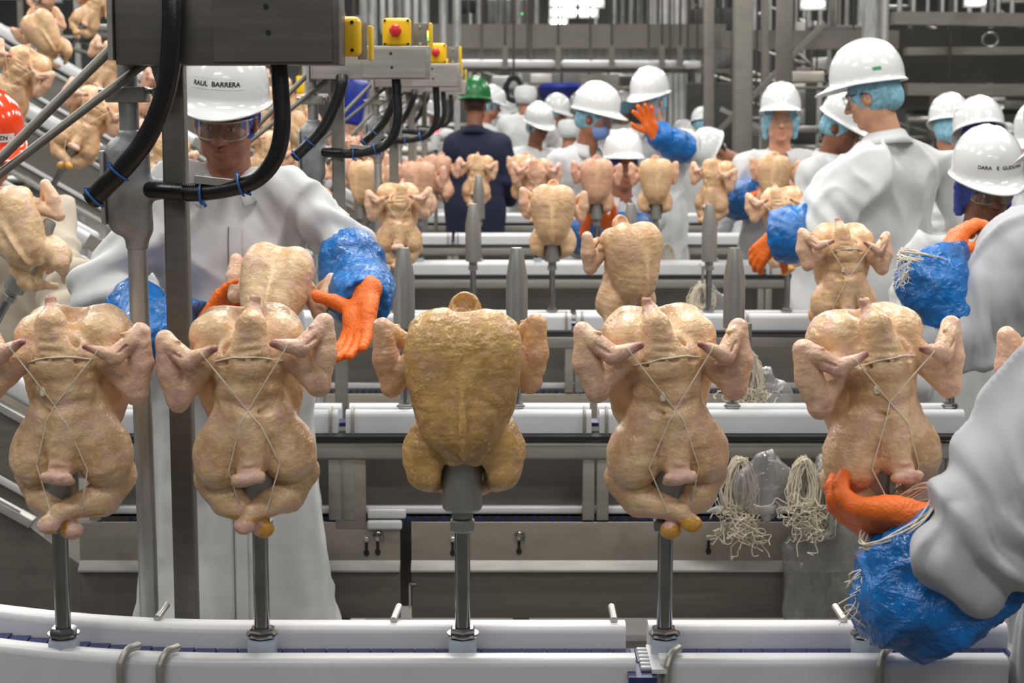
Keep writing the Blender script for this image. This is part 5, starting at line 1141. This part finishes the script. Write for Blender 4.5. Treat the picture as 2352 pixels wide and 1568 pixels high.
# helmets behind
person('person whose rounded white helmet shows right of the tall worker, dark blue hairnet below it', (2248, 322), 9.0, yaw=185, pitch=20, h=0.02, hh=0.008, seed=19, net='net_dark', glasses=False, face=False, hem=0.35, hscale=1.1)
person('person mostly hidden, plain white helmet peeking left of the rounded one', (2180, 300), 9.9, yaw=175, pitch=12, h=0.02, hh=0.008, seed=20, glasses=False, face=False, hem=0.35)
person('person with dark hair under a white helmet, glimpsed beyond the tall worker\'s face', (1938, 292), 9.3, yaw=50, pitch=26, h=0.02, hh=0.008, seed=21, skin='skin_dark', hem=0.35, glasses=False)
person('person at the right edge, pale shoulder and orange glove behind the name-striped helmet', (2395, 330), 8.2, yaw=-60, pitch=15, h=0.02, hh=0.01, seed=22, hem=0.35)
# grey-coated worker bending by the slim column
person('person in grey coat bending beside the slim grey column', (1642, 352), 12.6, yaw=-70, pitch=60, body_yaw=-80, lean=(0, 0.10), coat='coat_grey', h=0.022, hh=0.01, seed=23, hem=0.3, glasses=False, net=None, extra=dict(base=(at(1745, 400, 12.6)[0], 12.6, 0)))
# navy clothed person from behind
person('person in navy clothes and green helmet seen from behind between the steel posts', (1092, 242), 12.9, yaw=170, pitch=4, body_yaw=175, coat='navy', helmet='helmet_green', net=None, h=0.02, hh=0.008, seed=25, glasses=False, face=False, hem=0.15, skin='skin_dark', sh=0.24, fold=0.4, extra=dict(S={-1: at(1152, 330, 12.9), 1: at(1045, 330, 12.9)}))
FAR = [(1207, 222, 17.0, 180, 'person in white hooded coverall seen from behind, tallest of the far crew', True, 'skin'), (1237, 292, 14.6, 30, 'person with brown face and white helmet before the far hooded crew', False, 'skin_dark'), (1278, 262, 18.0, 60, 'far worker in white facing right beside the brown-faced one', False, 'skin'),
       (1330, 252, 20.5, 0, 'small far worker in white behind the profile helmet', False, 'skin'), (1128, 244, 17.5, 100, 'far worker in white leaning right of the green helmet', False, 'skin'), (1162, 262, 19.0, -20, 'far worker in white with pale blue sleeves', False, 'skin'), (1152, 226, 22.0, 0, 'far worker whose face shows under a flat white helmet', False, 'skin'),
       (1432, 250, 20.5, 180, 'small far worker behind the raised orange glove', False, 'skin'), (930, 250, 19.0, 150, 'far worker in white with blue hairnet between two hoses', True, 'skin'), (888, 258, 17.0, 0, 'far worker with bright white helmet near the second hose', False, 'skin'), (1000, 262, 20.0, 20, 'far worker bending behind the third station', False, 'skin'),
       (945, 232, 22.0, 0, 'tiny far worker highest behind the hoses', False, 'skin'), (2284, 246, 20.0, 0, 'tiny far worker in white below the dark housing', False, 'skin'), (1612, 290, 19.0, 180, 'far worker\'s pale helmet right of the raised hand', False, 'skin'), (1570, 318, 20.0, 90, 'far worker seen between the raised arm and the slim column', False, 'skin'), (1308, 300, 16.5, 170, 'far worker in white low between the brown face and the profile helmet', True, 'skin')]
for i, (px, py, Y, yw, lab, hood, sk) in enumerate(FAR):
    Hc = at(px, py, Y)
    person(lab, (px, py), Y, yaw=yw, pitch=15, h=0.03, hh=0.011, seed=30 + i, hood=hood, glasses=False, hem=0.35, skin=sk, collar=False, group='far packing crew', face=False,
           arms=(dict(el=Hc + RZ(yw) @ np.array([-0.3, -0.05, -0.52]), wr=Hc + RZ(yw) @ np.array([-0.14, -0.34, -0.5]), side=1, fd=RZ(yw) @ np.array([0.3, -1, 0]), pn=(0, 0, -1.0), fat=1.2), dict(el=Hc + RZ(yw) @ np.array([0.3, -0.05, -0.52]), wr=Hc + RZ(yw) @ np.array([0.14, -0.34, -0.5]), side=-1, fd=RZ(yw) @ np.array([-0.3, -1, 0]), pn=(0, 0, -1.0), fat=1.2)))
# right middle worker: only shoulder and arm in view
Yg = 4.75
person('person in grey-white coat at the right edge, raised blue sleeve with twine round it', (2490, 330), Yg, yaw=-120, pitch=25, body_yaw=-70, coat='coat_grey', h=0.0095, hh=0.012, seed=40, hem=0.3, glasses=False, shdrop=0.02,
       extra=dict(S={1: at(2345, 590, Yg - 0.1), -1: at(2480, 560, Yg + 0.25)}, base=(at(2455, 900, Yg)[0], Yg + 0.05, 0)),
       arms=(None, dict(el=at(2218, 768, Yg - 0.12), wr=at(2160, 572, Yg - 0.05), r=(0.13, 0.098, 0.075), cuff=0.22, sl0=0.12, sl1=0.0, sr=(0.075, 0.092, 0.062), mid=at(2142, 655, Yg - 0.10), side=-1, fd=(0.35, 0.2, 0.5), pn=(0.9, 0.2, -0.5), curl=0.7, thumb=(0.5, 0.6), fat=1.25, ho=-0.03,
                        twine=(at(2140, 600, Yg - 0.08), (0.25, 0, 1), 0.088), tuft=at(2085, 612, Yg - 0.15))))
# front right worker: arm only
Yh = 2.60
person('person nearest at lower right, big crumpled blue sleeve, orange glove under a tied chicken', (2750, 250), Yh, yaw=-110, pitch=30, body_yaw=-80, coat='coat_grey', h=0.0062, hh=0.012, seed=44, hem=0.3, glasses=False, fold=1.9,
       extra=dict(S={1: at(2480, 930, Yh + 0.02), -1: at(2750, 760, Yh + 0.3)}, base=(at(2500, 1450, Yh)[0] + 0.05, Yh + 0.0, 0)),
       arms=(None, dict(el=at(2262, 1268, Yh - 0.06), sla=at(2262, 1425, Yh + 0.0), wr=at(2092, 1190, Yh + 0.04), r=(0.13, 0.088, 0.07), cuff=0.12, sl0=0.0, sl1=0.02, sr=(0.085, 0.092, 0.05), mid=at(2102, 1365, Yh + 0.01), side=1, fd=(-0.75, 0.4, -0.02), pn=(0.2, 0.6, 0.7), curl=0.75, thumb=(0.55, 0.5), fat=1.25, ho=-0.01, amp=0.013,
                        twine=(at(2075, 1198, Yh + 0.03), at(2150, 1290, Yh) - at(2040, 1150, Yh), 0.07), tuft=at(1990, 1345, Yh))))
# ------------------------------------------------------------------ chickens in place
HI = 2.6 * U; MID = 4.2 * U; LO = 8.0 * U
G1 = 'tied chickens along the nearest conveyor'
Yc1 = YR[1]
place_chicken('leftmost large tied chicken, back view, red-tipped tail, cut by the left edge', at(168, 992, Yc1), yaw=-4, roll=0, seed=1, h=HI, mtl='chicken', group=G1)
place_chicken('large tied chicken left of centre with a twine knot, beside the square steel post', at(582, 992, Yc1), yaw=6, roll=-3, seed=2, h=HI, mtl='chicken', group=G1, mirror=True)
place_chicken('large plain yellow chicken in the centre, breast forward with open neck', at(1066, 990, Yc1), yaw=180, roll=0, seed=3, kind='plain', h=HI, mtl='chicken_yellow')
place_chicken('large tied chicken right of centre, hips turned right, yellow ankle ends', at(1528, 992, Yc1), yaw=8, roll=-3, seed=4, h=HI, mtl='chicken', group=G1)
place_chicken('large tied chicken at right leaning over an orange-gloved hand', at(2016, 992, Yc1), yaw=14, roll=-6, seed=5, h=HI, mtl='chicken', group=G1)
place_chicken('large chicken beyond the right edge, only one wing showing', at(2505, 1010, Yc1), yaw=180, seed=3, kind='plain', h=HI, mtl='chicken')
place_chicken('plain chicken held tipped forward by the worker at left centre', at(618, 745, 4.42), yaw=176, tilt=28, roll=-8, seed=6, kind='plain', h=MID, mtl='chicken', scale=1.0)
# second row
place_chicken('plain chicken in the second row turned side-on with one leg swung out', at(1440, 664, YR[2]), yaw=214, roll=3, seed=7, kind='out', h=MID, mtl='chicken_pale')
place_chicken('tied chicken in front of the tall worker, smaller than the front row', at(1936, 668, YR[2]), yaw=2, seed=4, h=MID, mtl='chicken_pale')
# third row
G3 = 'chickens on the third and fourth rows'
def rest(n, px, py, **k): place_chicken(k.pop('label'), at(px, py, YR[n]), **k)
rest(3, 916, 532, label='tied chicken standing over the left end of the third row', yaw=6, seed=2, h=MID, mtl='chicken_pale', mirror=True)
rest(3, 1270, 535, label='plain breast-forward chicken in the third row, arms of wings wide', yaw=176, seed=6, kind='plain', h=MID, mtl='chicken_pale')
rest(3, 1802, 540, label='tied chicken gripped by the tall worker\'s orange glove', yaw=-14, roll=-6, seed=4, h=MID, mtl='chicken_pale')
rest(4, 964, 454, label='pinkish plain chicken in the fourth row behind the tied one on the left', yaw=168, seed=6, kind='plain', h=LO, mtl='chicken_pink')
rest(4, 846, 452, label='chicken half hidden behind the second station\'s steel post', yaw=140, seed=6, kind='plain', h=LO, mtl='chicken_pale')
rest(4, 1232, 448, label='tied chicken with wings wide in the fourth row, left of the profile worker', yaw=0, seed=1, h=LO, mtl='chicken_pink')
rest(4, 1370, 448, label='pinkish plain chicken covering the short worker\'s cheek', yaw=178, seed=6, kind='plain', h=LO, mtl='chicken_pink')
rest(4, 1505, 448, label='pale plain chicken in front of the raised blue sleeve', yaw=182, seed=3, kind='plain', h=LO, mtl='chicken_pale')
rest(4, 1638, 450, label='tied chicken leaning right, left of the smiling worker', yaw=-32, roll=8, seed=5, h=LO, mtl='chicken_pale')
rest(4, 1778, 440, label='plain chicken at the smiling worker\'s chest', yaw=165, seed=6, kind='plain', h=LO, mtl='chicken_pale')
rest(4, 1912, 448, label='chicken edge showing left of the tall worker\'s arm', yaw=30, seed=1, h=LO, mtl='chicken_pale')
rest(5, 1096, 424, label='tied chicken before the navy-clad person', yaw=-14, roll=6, seed=5, h=LO, mtl='chicken_pale')
rest(5, 1206, 424, label='chicken just behind the wing-spread one, left of the brown-faced worker', yaw=160, seed=6, kind='plain', h=LO, mtl='chicken_pale')
rest(5, 1010, 424, label='plain chicken turned right beside the slim steel posts', yaw=150, seed=6, kind='plain', h=LO, mtl='chicken_pink')
rest(5, 896, 424, label='pink chicken behind the left posts, above the tied one', yaw=0, seed=1, h=LO, mtl='chicken_pink')
rest(5, 2345, 408, label='small chicken at the right edge beside the name-striped helmet', yaw=40, seed=1, h=LO, mtl='chicken_pink')
# climbing runs: spikes square to the belt, chickens leaning right
X0s = {2: -1.30, 3: -1.18, 4: -1.16, 5: -1.0, 6: -1.0}
def climb(n, s, lab, kind='tied', yaw=0, seed=1, mtl='chicken_pale', h=LO):
    x = X0s[n] - s * ca; z = ZR[n] - 0.002 + s * sa; p = np.array([x, YR[n], z])
    spike_stand('tilted stand of the ' + lab, p, 0.206, 30)
    q = p + 0.338 * np.array([sa, 0, ca]); place_chicken(lab, q, yaw=yaw, roll=30, seed=seed, kind=kind, h=h, mtl=mtl)
climb(2, 0.35, 'large plain chicken leaning in front of the orange helmet', 'plain', 172, 6, 'chicken', MID)
climb(3, 1.235, 'pale tied chicken at the left edge above the orange helmet', 'tied', -6, 2, 'chicken_pale', MID)
climb(3, 0.905, 'pale tied chicken crossed by the two stay rods', 'tied', 12, 4, 'chicken_pale', MID)
climb(3, 0.575, 'chicken mostly hidden behind the near conduit clamp', 'tied', 4, 1)
climb(4, 1.78, 'plain round-breasted chicken high at upper left', 'plain', 196, 6)
climb(4, 1.45, 'pale tied chicken just left of the near control box', 'tied', 6, 1)
climb(4, 1.12, 'chicken glimpsed between the near conduit and square post', 'tied', 0, 5, 'chicken_pink')
climb(4, 0.46, 'chicken right of the labelled helmet, behind the black hose', 'tied', 0, 4)
climb(4, 0.13, 'chicken low behind the near hose bend', 'plain', 170, 6, 'chicken_pink')
climb(5, 2.65, 'small pink chicken at the very top left', 'tied', -10, 4, 'chicken_pink')
climb(5, 2.32, 'small tied chicken cut by the top edge near the round-breasted one', 'tied', 14, 5)
climb(5, 1.0, 'small chicken beside the labelled helmet\'s right rim', 'tied', 0, 5)
climb(5, 0.67, 'small plain chicken left of the second station\'s junction body', 'plain', 190, 6)
climb(5, 0.34, 'small chicken right of the second station\'s post', 'tied', 10, 1, 'chicken_pink')
climb(5, 0.01, 'small chicken where the fifth belt levels out', 'plain', 160, 6, 'chicken_pink')
climb(6, 1.27, 'tiny far chicken right of the labelled helmet, highest of its row', 'tied', 0, 1)
climb(6, 0.94, 'tiny far chicken behind the second station\'s conduit', 'plain', 180, 6)
climb(6, 0.61, 'tiny far chicken inside the second station\'s hose loop', 'tied', 20, 1, 'chicken_pink')
climb(6, 0.28, 'tiny far chicken left of the third station\'s post', 'plain', 200, 6, 'chicken_pink')
# ------------------------------------------------------------------ string hanks and film bags
def hank(label, px, py, Y, w, hgt, seed=1, loose=False):
    c = at(px, py, Y); rg = random.Random(seed); mb = MB()
    for k in range(46 if not loose else 26):
        a = rg.uniform(0.25, 1.0) * w / 2; hh_ = hgt * rg.uniform(0.75, 1.0); dx = rg.uniform(-0.008, 0.008); dy = rg.uniform(-0.02, 0.02)
        pts = [c + np.array([dx + a * math.sin(x) * (0.45 + 0.55 * (1 - math.cos(x)) / 2), dy, -hh_ / 2 * (1 - math.cos(x))]) + 0.004 * np.array([rg.gauss(0, 1), 0, rg.gauss(0, 1)]) for x in np.linspace(0, 6.283, 15)[:-1]]
        mb.tube(pts, 0.0016, 5, closed=True)
    for k in range(60 if not loose else 0):
        p = c + np.array([rg.uniform(-w / 2.4, w / 2.4), rg.uniform(-0.03, 0.0), -hgt * rg.uniform(0.7, 1.3)]); pts = [p]
        for i in range(6): pts.append(pts[-1] + np.array([rg.gauss(0, 0.014), rg.gauss(0, 0.006), rg.gauss(-0.004, 0.013)]))
        mb.tube(pts, 0.0015, 4, sub=3)
    o = mb.build('twine_hank', M['twine']); setp(o, label, 'twine'); return o
def hook(label, px, y0, y1, Y):
    a = at(px, y0, Y); b = at(px, y1, Y); o = MB().box((a + b) / 2, (0.012, 0.006, a[2] - b[2]), bev=0.002).tube([b + [0, 0, 0.005], b + [0, -0.02, 0.0], b + [0, -0.028, 0.014]], 0.005, 8, sub=3).tube([a + [0, 0, -0.01], a + [0, 0.12, -0.005]], 0.004, 6).build('hook', M['spike']); setp(o, label, 'hook')
def bag(label, px, py, Y, w, hgt, d, seed=1, handle=False):
    c = at(px, py, Y); F = Field(c - [w, d + 0.05, hgt + 0.05], c + [w, d + 0.05, 0.06], 0.008)
    F.cap(c + [0, 0, -0.02], c + [0, 0, -hgt * 0.5], w * 0.16, w * 0.42, 0.05, ((0, 1, 0), d / w)); F.cap(c + [0, 0, -hgt * 0.5], c + [0.01, 0, -hgt + w * 0.4], w * 0.42, w * 0.46, 0.05, ((0, 1, 0), d / w))
    v, q = F.mesh(); ax = 1
    me = make_mesh('film_bag', v, q, 1, lambda p, n: (0.012 if hgt < 0.4 else 0.02) * (1 - 2 * np.abs(wob(p * np.array([2.6, 1, 0.6]), 18, seed, 2))), None, lambda u: u - c)
    o = obj('film_bag', me, M['film']); o.location = tuple(c); setp(o, label, 'bag'); return o
hook('steel hook with twine hank between the first and second rows', 1722, 742, 838, 5.36); hank('white twine hank on the hook right of the bare spike', 1724, 812, 5.35, 0.10, 0.15, 3)
bag('clear film bag of loose twine below the white hank', 1748, 850, 5.37, 0.17, 0.155, 0.06, 5)
hook('small steel hook on the third conveyor with twine loops', 1614, 610, 690, 7.45); hank('loose twine loops on the third conveyor behind the bare spike', 1612, 655, 7.42, 0.16, 0.12, 4, True)
bag('clear film bag with the twine loops on the third conveyor', 1622, 650, 7.5, 0.16, 0.16, 0.05, 6)
hank('twine hank behind the fifth rails', 1532, 560, 9.9, 0.12, 0.12, 9, True)
hank('rough mass of twine hanging inside the lower window at right', 1700, 1052, 5.00, 0.14, 0.19, 6); bag('clear film bag of twine hanging in the lower window, left of the long bag', 1762, 1052, 4.98, 0.20, 0.165, 0.07, 7)
hank('coarse twine strands hanging right of the lower film bag', 1846, 1052, 4.95, 0.12, 0.16, 12)
o = MB().box(at(1622, 1128, 5.02), (0.09, 0.03, 0.075), rotm(0, 25, 0), bev=0.02).build('blue_cloth', mat('dark_blue_cloth', srgb(24, 34, 96), 0.8)); setp(o, 'dark blue cloth lying in the lower window behind the crossed ankles', 'cloth')
LB = bag('long clear film bag with a handle hanging between the two right-hand chickens', 1905, 1062, 5.04, 0.27, 0.56, 0.06, 8); hank('thin twine strands inside the top of the long film bag', 1898, 1050, 5.02, 0.10, 0.26, 8, True)
mb = MB(); 
for dy in (0.0, 0.012): mb.tube([np.array([-0.055, -0.075 - dy, -0.12]) + np.array(p) for p in ((-0.052, 0, 0.03), (-0.046, 0, -0.07), (0, 0, -0.10), (0.05, 0, -0.07), (0.048, 0, 0.03), (0.02, 0, 0.10), (-0.018, 0, 0.10))], 0.008, 8, closed=True)
obj('bag_handle', mb.mesh('bag_handle'), M['film'], LB)
c = at(1375, 1453, YR[1] + 0.062); v, q = Field(c - 0.03, c + 0.03, 0.0018).ell(c + [0, 0, -0.001], (0.008, 0.008, 0.0055), 0.004).ell(c + [-0.012, 0, -0.0035], (0.009, 0.005, 0.002), 0.004).mesh(); me = make_mesh('meat_scrap', v, q, 1, lambda p, n: 0.001 * wob(p, 400, 3, 2), None, lambda u: u - c); o = obj('meat_scrap', me, M['chicken_pink']); o.location = tuple(c); setp(o, 'small pink scrap of meat on the back rail of the nearest conveyor', 'scrap')
c = at(112, 1490, YR[1] + 0.03); o = MB().box(c, (0.012, 0.01, 0.008), rotm(0, 10, 20), bev=0.002).build('meat_scrap', M['chicken_pale']); setp(o, 'tiny tan scrap on the blue belt beside the leftmost stand', 'scrap')
